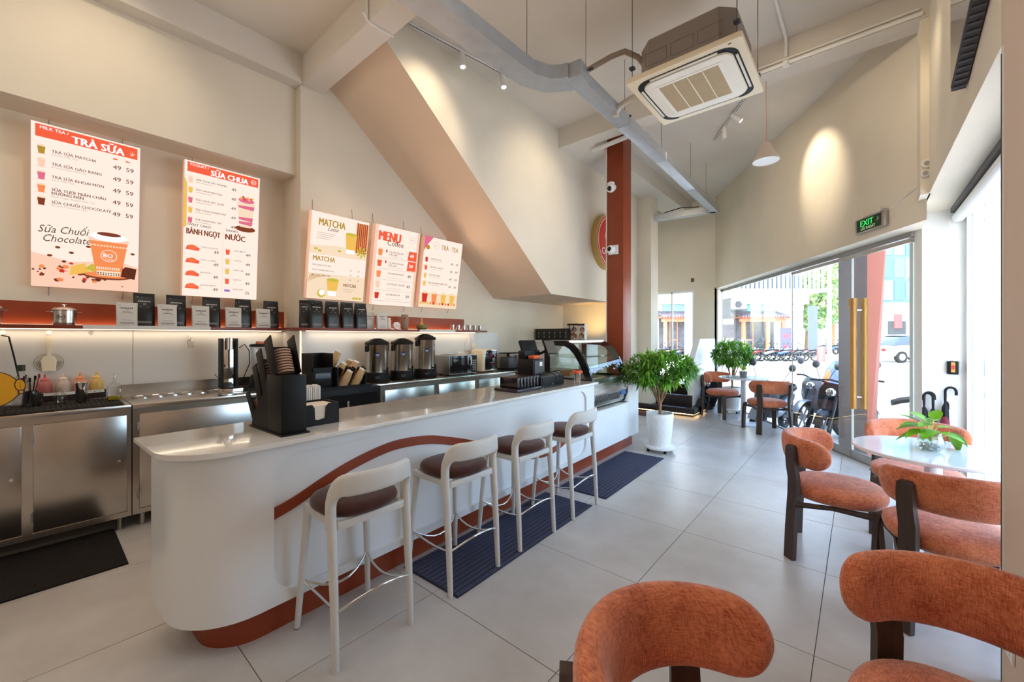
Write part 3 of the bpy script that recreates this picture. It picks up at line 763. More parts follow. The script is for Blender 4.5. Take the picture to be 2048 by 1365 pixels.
# backsplash
b = MB(); b.box(-4.70, -4.688, -1.4, .545, .905, 1.462); b.box(-4.70, -4.688, .549, 1.735, .905, 1.462); b.box(-4.27, -4.258, 1.75, 4.665, .86, 1.462)
b.box(-4.69, -4.27, 1.728, 1.74, .905, 1.462)
struct('splash_panels', b, mat('splash_white', sr(214, 210, 204), 0.25))
# ---------------------------------------------------------------- shelf
t = thing('wall_shelf', 'long terracotta wall shelf with glowing strips under the menu boards', 'shelf', (-4.5, 1.5, 1.475))
L = lambda a, b_, c, d, e, f: (a+4.5, b_+4.5, c-1.5, d-1.5, e-1.475, f-1.475)
bx('board', M_TERRA2, t, L(-4.70, -4.43, -1.4, 1.74, 1.462, 1.488), L(-4.52, -4.05, 1.60, 4.21, 1.462, 1.488), bev=.001)
bx('back_panel', M_TERRA, t, L(-4.70, -4.685, -1.4, 1.735, 1.488, 1.665), L(-4.27, -4.255, 1.75, 3.95, 1.488, 1.645))
bx('pale_edge', mat('pale_edge', sr(214, 210, 204), 0.5), t, L(-4.432, -4.424, .24, 1.03, 1.461, 1.489), L(-4.052, -4.044, 3.03, 3.60, 1.461, 1.489))
LED = emis('shelf_led', (1.0, 0.80, 0.55), 3)
bx('led_strip', LED, t, L(-4.682, -4.674, -1.4, 1.72, 1.489, 1.494), L(-4.252, -4.246, 1.76, 3.94, 1.489, 1.494), L(-4.66, -4.652, -1.4, 1.70, 1.456, 1.461), L(-4.24, -4.232, 1.78, 4.15, 1.456, 1.461))
bx('led_upright', LED, t, L(-4.268, -4.262, 1.735, 1.741, .98, 1.455))
for y0, y1, x, z in ((-1.3, 1.7, -4.64, 1.452), (1.8, 4.1, -4.20, 1.452)):
    light('shelf_downlight', 'AREA', (x, (y0+y1)/2, z), 2.6*(y1-y0)/3, (1.0, .80, .58), rot=(0, 0, 0), size=.02, size_y=y1-y0)
for y0, y1, x in ((-1.3, 1.7, -4.655), (1.8, 3.9, -4.225)):
    light('shelf_uplight', 'AREA', (x, (y0+y1)/2, 1.50), 0.9*(y1-y0)/3, (1.0, .62, .35), rot=(0, math.radians(150), 0), size=.015, size_y=y1-y0)
# bags of coffee
def make_bag(nm, label, w, h, d, m, mp, grp):
    t = thing(nm, label, 'bag', (0, 0, 0), 0, grp)
    fr = [(0, 1, 1), (.02, 1, 1), (.35, .98, 1.05), (.7, .99, .7), (.86, 1.0, .22), (.93, 1.0, .10), (1.0, 1.0, .08)]
    b = MB(); b.sweep([(Vector((0, 0, z*h)), (0, 1, 0), (1, 0, 0), w/2*a, d/2*c) for z, a, c in fr], selln(16, 6)); b.build('pouch', m, t, 50)
    P = Print(); wd = w*.7
    def line(z, f, hh): P.rect(-wd/2*f, wd/2*f, z*h, z*h+hh, mp)
    for k in range(7): P.rect(-wd*.42+k*wd*.12, -wd*.42+k*wd*.12+wd*.085, .735*h, .735*h+.009, mp)
    P.ring(0, .67*h, .008, .002, mp, 12)
    for k in range(5): P.rect(-wd*.3+k*wd*.12, -wd*.3+k*wd*.12+wd*.09, .57*h, .57*h+.006, mp)
    for z, f in ((.53, .85), (.50, .6), (.40, .5), (.37, .8), (.34, .6), (.27, .4), (.24, .7)): line(z, f, .0022)
    for k in range(22): P.rect(-wd*.46+k*wd*.042, -wd*.46+k*wd*.042+wd*.025, .09*h, .155*h, mat('barcode_grey', (.35, .33, .3), .7))
    # the front of the pouch leans back toward the crimped top
    P.build('print', t, axes((0, 1, 0), (-.07, 0, 1), (1, 0, .07), (d/2+.004, 0, 0)))
    b = MB(); b.cyl((d/2*.6, -w*.32, h*.88), (d/2*.6+.006, -w*.32, h*.88), .0035, seg=8); b.build('valve', M_GREY, t)
    return t
bb = make_bag('coffee_bag', 'x', .135, .275, .075, mat('black_foil', (.012, .011, .012), .32, bump=.15, bscale=18), mat('bag_print', (.6, .58, .52), .6), 'black coffee bags on the wall shelf')
wb = make_bag('drip_coffee_pouch', 'x', .128, .185, .04, mat('white_foil', sr(206, 200, 192), .45, bump=.1, bscale=18), mat('pouch_print', (.12, .09, .08), .6), 'small white coffee pouches on the wall shelf')
order = ['first', 'second', 'third', 'fourth', 'fifth']
for k, y in enumerate((.600, .810, 1.065, 1.32, 1.565)):
    l = 'tall black coffee bag, %s of the five spaced bags from the cooking pot' % order[k]
    if k == 0: bb.location = (-4.555, y, 1.488); bb['label'] = l; LABELS.append(l)
    else: dup(bb, (-4.555, y, 1.488), random.uniform(-.1, .1), l)
for k, y in enumerate((1.825, 1.99, 2.15, 2.305)):
    dup(bb, (-4.13, y, 1.488), 0, 'black coffee bag in the tight row below the matcha board, %s from the corner' % order[k])
dup(bb, (-4.19, 1.765, 1.488), -.5, 'black coffee bag tucked sideways behind the tight row of four')
for k, y in enumerate((.485, .735, .965, 1.215, 1.465)):
    l = 'small white coffee pouch, %s of five from the cooking pot' % order[k]
    if k == 0: wb.location = (-4.465, y, 1.489); wb['label'] = l; LABELS.append(l)
    else: dup(wb, (-4.465, y, 1.489), random.uniform(-.08, .08), l)
dup(wb, (-4.19, 2.44, 1.489), 0, 'small white coffee pouch half hidden beside the black bag row')
dup(wb, (-4.11, 2.555, 1.489), 0, 'small white coffee pouch standing clear between the black bags and the round logo piece')
# other things on the shelf
t = thing('round_logo_block', 'round white block with a red logo on the shelf', 'decoration', (-4.13, 2.76, 1.530))
b = MB(); b.cyl((-.015, 0, 0), (.015, 0, 0), .042, seg=28); b.build('disc', M_PLASW, t)
P = Print(); P.ring(0, 0, .03, .003, mat('logo_red', sr(170, 60, 40), .6)); P.text(-.017, -.010, .03, 'BO', MATS['logo_red'], .02); P.build('logo', t, axes((0, 1, 0), (0, 0, 1), (1, 0, 0), (.0155, 0, 0)))
b = MB(); b.lathe([(0, 0), (.03, 0), (.032, .02), (.03, .10), (.022, .13), (.0, .13)], (-4.15, 2.665, 1.489), 14); tag(b.build('lace_bag', mat('lace', sr(226, 216, 196), .9, var=.2, scale=60)), 'little off-white lace bag next to the round logo piece', 'bag')
t = thing('speaker', 'tan cylindrical speaker standing on the shelf', 'speaker', (-4.13, 2.875, 1.489))
b = MB(); b.lathe([(0, 0), (.038, 0), (.042, .006), (.042, .165), (.038, .175), (0, .176)], seg=24); b.build('body', mat('taupe', sr(150, 120, 100), .6), t)
b = MB(); b.sphere((.030, -.022, .13), .009, 10); b.build('button', M_BLACK, t)
t = thing('incense_pot', 'squat green pot with a golden finial on the shelf', 'pot', (-4.14, 3.13, 1.489))
b = MB(); b.lathe([(0, 0), (.05, 0), (.068, .02), (.070, .045), (.055, .062), (0, .064)], seg=24); b.build('bowl', mat('olive_glaze', sr(120, 116, 70), .35), t)
b = MB(); b.lathe([(0, .06), (.03, .064), (.018, .08), (.007, .10), (.010, .125), (.003, .145), (.002, .165), (0, .166)], seg=12); b.build('lid_finial', mat('gold', (.7, .45, .15), .3, 1.0), t)
for k in range(6):
    y = 3.615+k*.102; b = MB()
    b.lathe([(0, 0), (.026, 0), (.034, .07), (.032, .07), (.025, .004), (0, .004)], (-4.12, y, 1.489), 18)
    tag(b.build('steel_cup', M_CHROME), 'small steel cup at the shelf end, %s in the row from the green pot' % ORD[k], 'cup', 'steel cups at the shelf end')
for y, l in ((-.205, 'steel cooking pot cut off by the picture edge on the shelf'), (.15, 'steel cooking pot with lid standing alone on the shelf')):
    t = thing('cooking_pot', l, 'pot', (-4.56, y, 1.489), 0, 'steel cooking pots on the shelf')
    b = MB(); b.lathe([(0, 0), (.058, 0), (.06, .012), (.066, .015), (.068, .105), (.074, .108), (.074, .112), (0, .112)], seg=32); b.build('body', M_STEEL, t, 40)
    b = MB(); b.lathe([(.074, .113), (.055, .128), (.02, .137), (0, .138)], seg=32); b.build('lid', M_CHROME, t, 60)
    b = MB(); b.lathe([(0, .137), (.006, .138), (.006, .146), (.015, .150), (.013, .155), (0, .156)], seg=14); b.build('lid_knob', M_CHROME, t)
    for s in (-1, 1):
        b = MB(); b.tube([(.012, s*.068, .095), (.014, s*.088, .097), (-.014, s*.088, .097), (-.012, s*.068, .095)], .003, 6); b.build('handle', M_CHROME, t)
    P = Print(); P.text(-.018, -.01, .028, 'BO', mat('etch', (.08, .07, .06), .6), .01); P.ring(0, 0, .022, .0015, MATS['etch']); P.build('logo', t, axes((0.28, 1, 0), (0, 0, 1), (1, -.28, 0), (.0665, -.018, .06)))
# hooks and hanging tools
for k, y in enumerate((-.144, .076, .299)):
    b = MB(); b.cyl((-4.687, y, 1.432), (-4.680, y, 1.432), .016, seg=14); b.tube([(-4.68, y, 1.428), (-4.672, y, 1.415), (-4.662, y, 1.410), (-4.655, y, 1.420)], .002, 6)
    tag(b.build('wall_hook', M_CLEAR if k == 2 else M_PLASW), ['wall hook carrying the black ladle', 'wall hook carrying the pale strainer', 'empty clear hook below the shelf'][k], 'hook')
t = thing('strainer', 'pale plastic strainer with wire fan hanging on the splash panel', 'strainer', (-4.662, .076, 1.41))
b = MB(); b.sweep([(Vector((0, 0, z)), (0, 1, 0), (1, 0, 0), w_, .004) for z, w_ in ((0, .010), (-.02, .014), (-.06, .013), (-.11, .010), (-.15, .010), (-.165, .028), (-.19, .040), (-.27, .034))], selln(10, 4)); b.build('handle', M_CREAM, t)
b = MB()
for k in range(17):
    a = PI*(-.02)+PI*1.04*k/16+PI; b.tube([(-.006, .012*math.cos(a), -.20+.0*math.sin(a)), (-.008, .072*math.cos(a), -.20-.055*math.sin(a)*-1)], .0016, 4)
b.tube([(-.008, .075*math.cos(2*PI*k/28), -.205+.066*math.sin(2*PI*k/28)) for k in range(28)], .002, 5, closed=True)
for q in range(1, 6): b.tube([(-.007, .075*q/6*math.cos(2*PI*k/24), -.205+.066*q/6*math.sin(2*PI*k/24)) for k in range(24)], .0009, 4, closed=True)
b.build('wire_fan', mat('wire_grey', sr(140, 130, 112), .5), t)
b = MB(); b.tube([(-4.66, -.15, 1.41), (-4.655, -.115, 1.40), (-4.64, -.09, 1.25), (-4.62, -.065, 1.08)], .005, 8); b.lathe([(0, 0), (.03, .008), (.036, .03)], (-4.61, -.06, 1.05), 16); tag(b.build('ladle', M_BLACK), 'long black ladle hanging at the picture edge', 'ladle')
t = thing('whisk', 'little wire whisk hanging from a clear hook', 'whisk', (-4.665, .933, 1.42))
b = MB(); b.cyl((0, 0, 0), (0, 0, -.03), .012, seg=12); b.build('handle', M_PLASW, t)
b = MB()
for k in range(8):
    a = PI*k/8; b.tube([(0, 0, -.03), (.003*math.sin(a), .022*math.cos(a), -.06), (.003*math.sin(a), .018*math.cos(a), -.12)], .0012, 4)
b.build('wires', M_CHROME, t)
# bottles and tins on the drip mat
def bottle(nm, lab, x, y, z, prof, m, capm=None, capprof=None, liquid=None, grp=None, cat='bottle'):
    t = thing(nm, lab, cat, (x, y, z), 0, grp)
    b = MB(); b.lathe(prof, seg=20); b.build('body', m, t, 50)
    if capprof: b = MB(); b.lathe(capprof, seg=14); b.build('cap', capm, t, 50)
    if liquid: b = MB(); b.lathe([(0, .004), (liquid[0], .004), (liquid[0], liquid[1]), (0, liquid[1])], seg=18); b.build('liquid', liquid[2], t)
    return t
zc = .917
bottle('glass_bottle', 'tall clear bottle with dark green cap behind the lemon board', -4.50, -.055, zc, [(0, 0), (.045, 0), (.046, .14), (.035, .19), (.018, .215), (.016, .245), (0, .245)], M_CLEAR, mat('bottle_green', sr(40, 52, 34), .4), [(0, .24), (.019, .24), (.019, .285), (0, .285)])
SY = [(.055, 'pink syrup squeeze bottle', sr(196, 92, 84)), (.145, 'clear squeeze bottle between the pink and orange ones', sr(214, 190, 170)), (.235, 'orange syrup squeeze bottle', sr(226, 140, 84)), (.325, 'yellow syrup squeeze bottle', sr(222, 178, 82))]
for k, (y, l, c) in enumerate(SY):
    bottle('syrup_bottle', l+' along the splash panel', -4.605, y, .917, [(0, 0), (.038, 0), (.041, .10), (.039, .125), (.028, .148), (.024, .152), (.024, .160), (0, .160)], mat('syrup%d' % k, tuple(v*.8+.05 for v in c), .3), mat('cap%d' % k, tuple(min(1, v*1.1) for v in c), .4), [(0, .16), (.026, .16), (.024, .168), (.008, .176), (.005, .205), (0, .206)], None, 'squeeze bottles along the splash panel')
b = MB(); b.box(-4.565, -4.560, .01, .375, .917, .985); b.box(-4.60, -4.565, .012, .373, .917, .925); o = b.build('bottle_rack', mat('dark_rack', sr(44, 26, 22), .5)); tag(o, 'low dark rack with white label strip in front of the squeeze bottles', 'rack')
P = Print(); P.rect(.02, .365, .045, .067, M_WPAPER); P.up()
for k in range(15): P.rect(.225+k*.009, .229+k*.009, .050+.004*(k % 3), .058+.002*(k % 2), MATS['black_plastic'])
P.build('label_strip', o, axes((0, 1, 0), (0, 0, 1), (1, 0, 0), (-4.5595, 0, .917)))
for x, y, h, l in ((-4.42, .013, .085, 'low steel tin beside the utensil holder'), (-4.38, .23, .145, 'tapered steel shaker tin between the squeeze bottles and glass bottle')):
    b = MB(); b.lathe([(0, 0), (.026, 0), (.029, .006), (.0355, h), (.0335, h), (.026, .006), (0, .006)], (x, y, zc), 24); tag(b.build('steel_tin', M_CHROME), l, 'cup')
t = thing('square_bottle', 'square clear bottle of olive oil with a thin pourer', 'bottle', (-4.36, .405, zc))
b = MB(); b.sweep([(Vector((0, 0, z)), (1, 0, 0), (0, 1, 0), w_, w_) for z, w_ in ((0, .040), (.004, .043), (.10, .043), (.125, .028), (.132, .012), (.165, .011))], selln(20, 5)); b.build('body', M_CLEAR, t, 40)
bx('oil', mat('olive_oil', sr(150, 134, 20), .2), t, (-.037, .037, -.037, .037, .003, .030)); b = MB(); b.cyl((0, 0, .16), (0, 0, .20), .009, .006, 10); b.tube([(0, 0, .19), (.004, .004, .22), (.012, .02, .235)], .003, 6); b.build('pourer', M_CLEAR, t)
t = thing('carafe', 'small stoppered glass carafe in front of the squeeze bottles', 'bottle', (-4.42, .125, zc))
b = MB(); b.lathe([(0, 0), (.032, 0), (.036, .03), (.034, .06), (.014, .085), (.013, .10), (0, .10)], seg=20); b.build('body', M_CLEAR, t, 50); b = MB(); b.sphere((0, 0, .108), .012, 10); b.build('stopper', M_CLEAR, t)
t = thing('utensil_holder', 'dark triangular holder full of forks, spoons and a red tongs', 'holder', (-4.44, -.012, zc))
b = MB(); b.lathe([(0, 0), (.045, 0), (.036, .10), (.033, .10), (.04, .006), (0, .006)], seg=14); b.build('cup', M_BLACKG, t)
for k, (dx, dy, m) in enumerate(((-.01, -.04, M_CHROME), (.0, -.03, M_CHROME), (.01, -.02, M_CHROME), (0, -.005, M_BLACK), (-.01, .02, M_BLACK), (.01, .038, mat('red_plastic', sr(150, 30, 30), .4)))):
    b = MB(); e = Vector((dx, dy, .18+.012*(k % 3))); b.tube([(dx*.2, dy*.2, .02), e], .0035, 6); b.obox(e, (0, 1, 0), (.1, 0, 1), .012, .03, .004); b.build('utensil', m, t)
t = thing('lemon_board', 'yellow lemon-shaped board with brown outline leaning at the picture edge', 'sign', (-4.22, -.175, 1.06), 0, None, (0, -.16, 0))
b = MB(); e = [(.115*math.cos(2*PI*k/40)*(1+.10*max(0, math.cos(2*PI*k/40))**8), .118*math.sin(2*PI*k/40)) for k in range(40)]; b.prism(e, -.004, .004, M=axes((0, 1, 0), (0, 0, 1), (1, 0, 0))); b.build('board', mat('lemon_brown', sr(66, 30, 16), .5), t)
P = Print(); P.poly([(x*.955, y*.955) for x, y in e], mat('lemon_yellow', sr(214, 152, 14), .45)); P.build('lemon_face', t, axes((0, 1, 0), (0, 0, 1), (1, 0, 0), (.0046, 0, 0)))
P = Print(); lf = [(.02*math.cos(a), .036*math.sin(a)) for a in [2*PI*k/20 for k in range(20)]]; P.poly([(x*1.25, y*1.2) for x, y in lf], MATS['lemon_brown']); P.up(); P.poly(lf, MATS['lemon_yellow']); P.up(); P.rect(-.001, .001, -.02, .02, MATS['lemon_brown'])
P.disc(0, -.045, .016, MATS['lemon_brown']); P.up(); P.disc(0, -.045, .009, mat('lemon_tan', sr(190, 150, 100), .5)); P.build('leaf_mark', t, axes((0, 1, .1), (0, -.1, 1), (1, 0, 0), (.0056, .118, .02)))
# milk frother, blender, cords
t = thing('soda_maker', 'tall chrome and black drinks machine beside the blender', 'drinks machine', (-4.36, 1.15, .905))
bx('base', M_CHROME, t, (-.11, .12, -.085, .085, 0, .035), bev=.006); bx('column', M_CHROME, t, (-.05, .01, -.045, .045, .035, .46), bev=.006)
bx('side_rail', M_BLACK, t, (-.06, .03, -.065, -.046, .035, .48), (-.06, .03, .046, .065, .035, .48)); bx('drip_tray', M_BLACK, t, (.0, .11, -.06, .06, .036, .045))
b = MB(); b.cyl((.02, 0, .38), (.02, 0, .485), .032, seg=20); b.build('head', M_CHROME, t); b = MB(); b.tube([(.02, 0, .38), (.02, 0, .20)], .005, 8); b.cyl((.02, 0, .195), (.02, 0, .205), .014, seg=12); b.build('nozzle', M_DGREY, t)
t = thing('blender', 'clear blender jug with black lid on its black motor base', 'blender', (-4.38, 1.41, .905))
b = MB(); b.lathe([(0, 0), (.09, 0), (.095, .01), (.075, .13), (.06, .14), (0, .14)], seg=24); b.build('motor_base', M_BLACK, t)
b = MB(); b.lathe([(0, .14), (.055, .14), (.062, .16), (.082, .40), (.079, .40), (.058, .165), (0, .15)], seg=24); b.build('jug', M_CLEAR, t); b = MB(); b.lathe([(0, .40), (.086, .40), (.088, .41), (.08, .425), (.03, .43), (0, .43)], seg=24); b.build('lid', M_BLACK, t)
b = MB(); b.lathe([(0, .395), (.035, .395), (.035, .45), (0, .452)], seg=16); b.build('lid_cap', mat('amber_cap', sr(214, 120, 80), .3), t); b = MB(); b.tube([(.06, .03, .38), (.10, .05, .36), (.10, .05, .22), (.06, .03, .18)], .009, 8); b.build('handle', M_CLEAR, t)
b = MB(); b.tube([(-4.33, 1.225, 1.30), (-4.34, 1.27, 1.33), (-4.35, 1.31, 1.27), (-4.35, 1.315, 1.15), (-4.36, 1.29, 1.08), (-4.38, 1.26, .98), (-4.5, 1.2, .93)], .004, 6); b.tube([(-4.4, 1.06, 1.06), (-4.3, 1.03, 1.07), (-4.25, 1.05, 1.03), (-4.33, 1.10, 1.02)], .003, 6)
tag(b.build('power_cord', M_BLACK), 'black power cord looping beside the chrome drinks machine', 'cord')
b = MB(); b.box(-4.6, -4.3, 1.28, 1.52, .905, .925); 
for k in range(10): b.sphere((-4.35+.02*random.random(), 1.19+.03*k, .935), .012, 6)
tag(b.build('tray', M_BLACK), 'black tray under the blender', 'tray')
# ---------------------------------------------------------------- cup dispenser
t = thing('cup_dispenser', 'black tilted dispenser rack holding the kraft paper cups', 'dispenser', (-3.86, 1.93, .915))
bx('base', M_BLACK, t, (-.18, .19, -.30, .24, .0, .02)); bx('box', M_BLACK, t, (-.12, .12, -.30, -.12, .02, .165), bev=.003); bx('drawer', M_BLACKG, t, (.121, .127, -.28, -.14, .04, .085), (.121, .127, -.28, -.14, .095, .15))
bx('lid_box', M_BLACK, t, (-.12, -.11, -.30, -.11, .165, .33), (-.11, .11, -.30, -.295, .165, .33), (-.11, .11, -.115, -.11, .165, .33), (.10, .11, -.30, -.11, .165, .20))
ax = Vector((.30, .34, .89)).normalized()
b = MB()
for (x, y) in ((-.10, -.03), (-.10, .10), (.0, -.02), (.0, .11), (.10, -.01), (.10, .12)):
    for s in (-1, 1): c = Vector((x-.0, y, .12))+Vector((0, s*.052, 0)); b.obox(c+ax*.01, ax.cross(Vector((0, 1, 0))), ax, .07, .13, .006)
b.build('sleeve_plate', M_BLACK, t)
bx('side_plate', M_BLACK, t, (-.17, .17, .185, .195, .02, .12), (-.17, .17, -.10, -.09, .02, .20))
cupm = mat('kraft_cup', sr(206, 170, 124), .7, var=.06, scale=30); first = None
for si, (x, y, n, z0) in enumerate(((-.10, -.03, 9, .20), (-.10, .10, 8, .12), (.0, -.02, 8, .10), (.0, .11, 8, .11), (.10, -.01, 8, .03), (.10, .12, 8, .04))):
    for k in range(n):
        c = Vector((-3.86+x, 1.93+y, .915+z0))+ax*(.016*k+.03)
        if first is None:
            first = thing('paper_cup', 'kraft paper cup nested in the tilted black dispenser', 'cup', (0, 0, 0), 0, 'kraft paper cups in the dispenser')
            b = MB(); b.lathe([(.041, -.088), (.0425, -.088), (.0425, -.083), (.041, -.083), (.029, 0), (.029, .001), (0, .001)], seg=20); b.build('cup_wall', cupm, first, 50)
            b = MB(); b.lathe([(0, .003), (.024, .003), (.0255, .007), (.0295, .006), (.0300, -.006)], seg=20); b.build('cup_bottom', M_WPAPER, first)
            q = first
        else: q = copy_tree(first)
        q['label'] = ('topmost kraft paper cup of the ' if k == n-1 else 'kraft paper cup nested inside the ')+['rear stack by the black box', 'rear stack by the first urn', 'middle stack by the black box', 'middle stack by the first urn', 'front stack by the black box', 'front stack by the first urn'][si]
        q.location = c; q.rotation_euler = ax.to_track_quat('Z', 'Y').to_euler()
# ---------------------------------------------------------------- urns
def urn(y, h, lab, turn=0.0):
    t = thing('water_urn', lab, 'urn', (-4.075, y, .906), turn, 'steel hot water urns')
    b = MB(); b.lathe([(0, 0), (.135, 0), (.14, .01), (.136, .05), (.13, .10), (.125, .105), (0, .105)], seg=32); b.build('base', M_BLACK, t)
    b = MB(); b.lathe([(.118, .10), (.118, h-.05), (.122, h-.045), (.122, h-.03), (0, h-.03)], seg=36); b.build('barrel', mat('urn_steel', (.74, .69, .62), .20, 1.0, bump=.05, bscale=3), t, 50)
    b = MB(); b.lathe([(.128, h-.045), (.132, h-.035), (.125, h-.015), (.06, h+.02), (.03, h+.028), (0, h+.028)], seg=32); b.build('lid', M_BLACK, t, 50)
    a = -.50; ca, sa = math.cos(a), math.sin(a)
    P = Print(); P.disc(0, 0, .028, mat('blue_sticker', sr(24, 60, 110), .4)); P.up(); P.rect(-.018, .018, -.004, .004, M_WPAPER); P.rect(-.012, .012, -.014, -.010, M_WPAPER); P.build('sticker', t, axes((-sa, ca, 0), (0, 0, 1), (ca, sa, 0), (ca*.1195, sa*.1195, h*.66)))
    P = Print(); P.disc(0, 0, .022, M_GREY, sy=.5); P.up(); P.disc(0, 0, .018, M_BLACKG, sy=.42); P.build('badge', t, axes((-sa, ca, 0), (0, 0, 1), (ca, sa, 0), (ca*.139, sa*.139, .052)))
    a = .15; ca, sa = math.cos(a), math.sin(a)
    b = MB(); b.tube([(ca*.125, sa*.125, .12), (ca*.135, sa*.135, .14), (ca*.135, sa*.135, h-.08), (ca*.125, sa*.125, h-.06)], .008, 8); b.build('gauge', M_CLEAR, t)
    b = MB(); b.cyl((ca*.115, sa*.115, .12), (ca*.17, sa*.17, .12), .010, seg=10); b.cyl((ca*.165, sa*.165, .13), (ca*.165, sa*.165, .075), .008, seg=10); b.obox((ca*.165, sa*.165, .145), (ca, sa, 0), (-sa, ca, 0), .02, .012, .035, .003); b.build('tap', M_BLACK, t)
    for s in (-1, 1):
        b = MB(); yy = s*.115; b.box(-.02, .02, yy-.012+s*.012, yy+.012+s*.012, h-.12, h-.05, .004); b.build('handle', M_BLACK, t)
    return t
urn(2.475, .45, 'steel water urn next to the paper cups'); urn(2.80, .45, 'middle one of three steel water urns', .02); urn(3.135, .50, 'tallest steel water urn, beside the microwave', .0)
# microwave and countertop oven
t = thing('microwave', 'black microwave between the tallest urn and the cream oven', 'microwave', (-4.06, 3.64, .906))
bx('case', M_STEELD, t, (-.17, .13, -.24, .24, .012, .255), bev=.006); bx('door', M_BLACKG, t, (.131, .142, -.235, .13, .02, .248), bev=.003); bx('control_panel', M_BLACK, t, (.131, .140, .135, .235, .02, .248), bev=.003)
bx('door_handle', M_CHROME, t, (.150, .160, .112, .122, .04, .23)); bx('vent', M_BLACK, t, (-.1, .1, -.2, -.1, .2551, .258))
for r in range(5):
    for c in range(2): bx('button', M_GREY, t, (.1402, .143, .152+c*.036, .178+c*.036, .05+r*.03, .068+r*.03))
for x in (-.12, .09): bx('foot', M_BLACK, t, (x, x+.03, -.2, -.17, 0, .012), (x, x+.03, .17, .2, 0, .012))
t = thing('countertop_oven', 'cream rounded oven with a glossy dark front door', 'oven', (-4.05, 4.14, .906))
b = MB(); b.sweep([(Vector((0, y, .165)), (1, 0, 0), (0, 0, 1), .125*k, .158*k) for y, k in ((-.15, .86), (-.14, .97), (-.12, 1), (.12, 1), (.14, .97), (.15, .86))], selln(24, 5)); b.build('shell', M_CREAM, t, 50)
bx('door', M_BLACKG, t, (.126, .138, -.10, .13, .04, .30), bev=.008); bx('door_frame', M_CHROME, t, (.122, .130, -.108, .138, .032, .308), bev=.004)
b = MB(); b.cyl((.138, .015, .10), (.165, .015, .10), .022, seg=16); b.tube([(.15, -.03, .13), (.165, .0, .14), (.165, .03, .14), (.15, .06, .13)], .008, 8); b.build('door_handle', M_CHROME, t)
P = Print()
for k in range(14): P.poly([(-.09+random.random()*.17, .17+random.random()*.09) for _ in range(3)], mat('magenta_fleck', sr(140, 60, 100), .3))  # scattered magenta triangles on the dark door
P.build('pattern', t, axes((0, 1, 0), (0, 0, 1), (1, 0, 0), (.1385, .012, .02)))
for y in (-.1, .1): bx('foot', M_BLACK, t, (-.09, .09, y-.015, y+.015, 0, .012))
b = MB(); b.box(-4.262, -4.25, 3.83, 3.95, 1.13, 1.19, .003); b.box(-4.25, -4.22, 3.90, 3.94, 1.14, 1.18, .004); b.tube([(-4.22, 3.92, 1.16), (-4.18, 3.96, 1.18), (-4.2, 4.03, 1.13), (-4.2, 4.1, 1.17)], .005, 6); tag(b.build('wall_socket', M_PLASW), 'white wall socket with plugs above the microwave', 'socket')
b = MB(); b.box(-4.262, -4.25, 4.10, 4.17, 1.24, 1.31, .003); tag(b.build('wall_switch', M_CREAM), 'small cream switch plate above the cream oven', 'switch')
b = MB()
for k in range(3): b.tube([(-4.20, 4.00, 1.46), (-4.2, 4.0+(-.09, .03, .07)[k], 1.3), (-4.2, 4.0+(-.10, .05, .10)[k], 1.18)], .0022, 5)
tag(b.build('cable', mat('pink_wire', sr(200, 150, 140), .5)), 'thin pinkish wires dropping from the shelf end', 'cable')
t = thing('scale', 'black flat-topped scale with a white bowl, past the cream oven', 'scale', (-4.03, 4.78, .896))
bx('platform', M_BLACK, t, (-.17, .17, -.2, .2, 0, .03), bev=.006); bx('hood', M_BLACK, t, (-.14, .10, -.20, .20, .25, .262)); bx('post', M_BLACK, t, (-.13, -.11, -.02, .02, .03, .25))
b = MB(); b.lathe([(0, .032), (.05, .032), (.062, .05), (.085, .22), (.081, .22), (.055, .05), (0, .04)], (.02, .12, 0), 20); b.build('bowl', M_PLASW, t); bx('scale_body', M_DGREY, t, (-.12, .06, -.19, .0, .03, .2), bev=.01)
# ================================================================ ON THE COUNTER
def cthing(nm, lab, cat, X, Y, z=ZT, rz=CA): return thing(nm, lab, cat, (X, Y, z), rz)
t = cthing('lid_organizer', 'tall black organizer with leaning slots for lids on the counter', 'organizer', -2.30, .83)
bx('base_plate', M_BLACK, t, (-.215, .195, -.068, .068, 0, .008)); bx('tower', M_BLACK, t, (.0, .175, -.06, .06, .008, .292), bev=.002)
b = MB(); b.prism([(-.20, .008), (.0, .008), (.0, .27), (-.04, .20), (-.10, .14), (-.16, .09)], -.06, .06, M=axes((1, 0, 0), (0, 0, 1), (0, -1, 0))); b.build('stepped_body', M_BLACK, t, 0)
lidm = mat('lid_stack', sr(176, 140, 116), .45, var=.1, scale=60)
for k, (x, z, L_, dx) in enumerate(((.085, .285, .19, -.085), (-.02, .20, .21, -.095), (-.085, .13, .20, -.085), (-.165, .04, .14, -.105))):
    d = Vector((dx, 0, L_)); u = d.normalized(); nrm = Vector((u.z, 0, -u.x))
    for s in (-1, 1):
        b = MB(); c = Vector((x, s*.056, z))+d*.5; b.obox(c-nrm*.0, nrm, u, .085-.012*k, d.length, .006, .001); b.build('side_plate', M_BLACK, t)
    b = MB(); c = Vector((x, 0, z))+d*.42-nrm*(.04-.006*k); b.obox(c, nrm, u, .005, d.length*.84, .11); b.build('slot_back', M_BLACK, t)
    b = MB()
    for q in range(9):
        c = Vector((x, 0, z))+d*(.08+.07*q)-nrm*.004; b.cyl(c-u*.004, c+u*.004, .044-.002*k, .043-.002*k, 18)
    b.build('lids', lidm, t)
t = cthing('straw_box', 'bundle of white paper-wrapped straws standing in a black box', 'straw box', -2.50, 1.075)
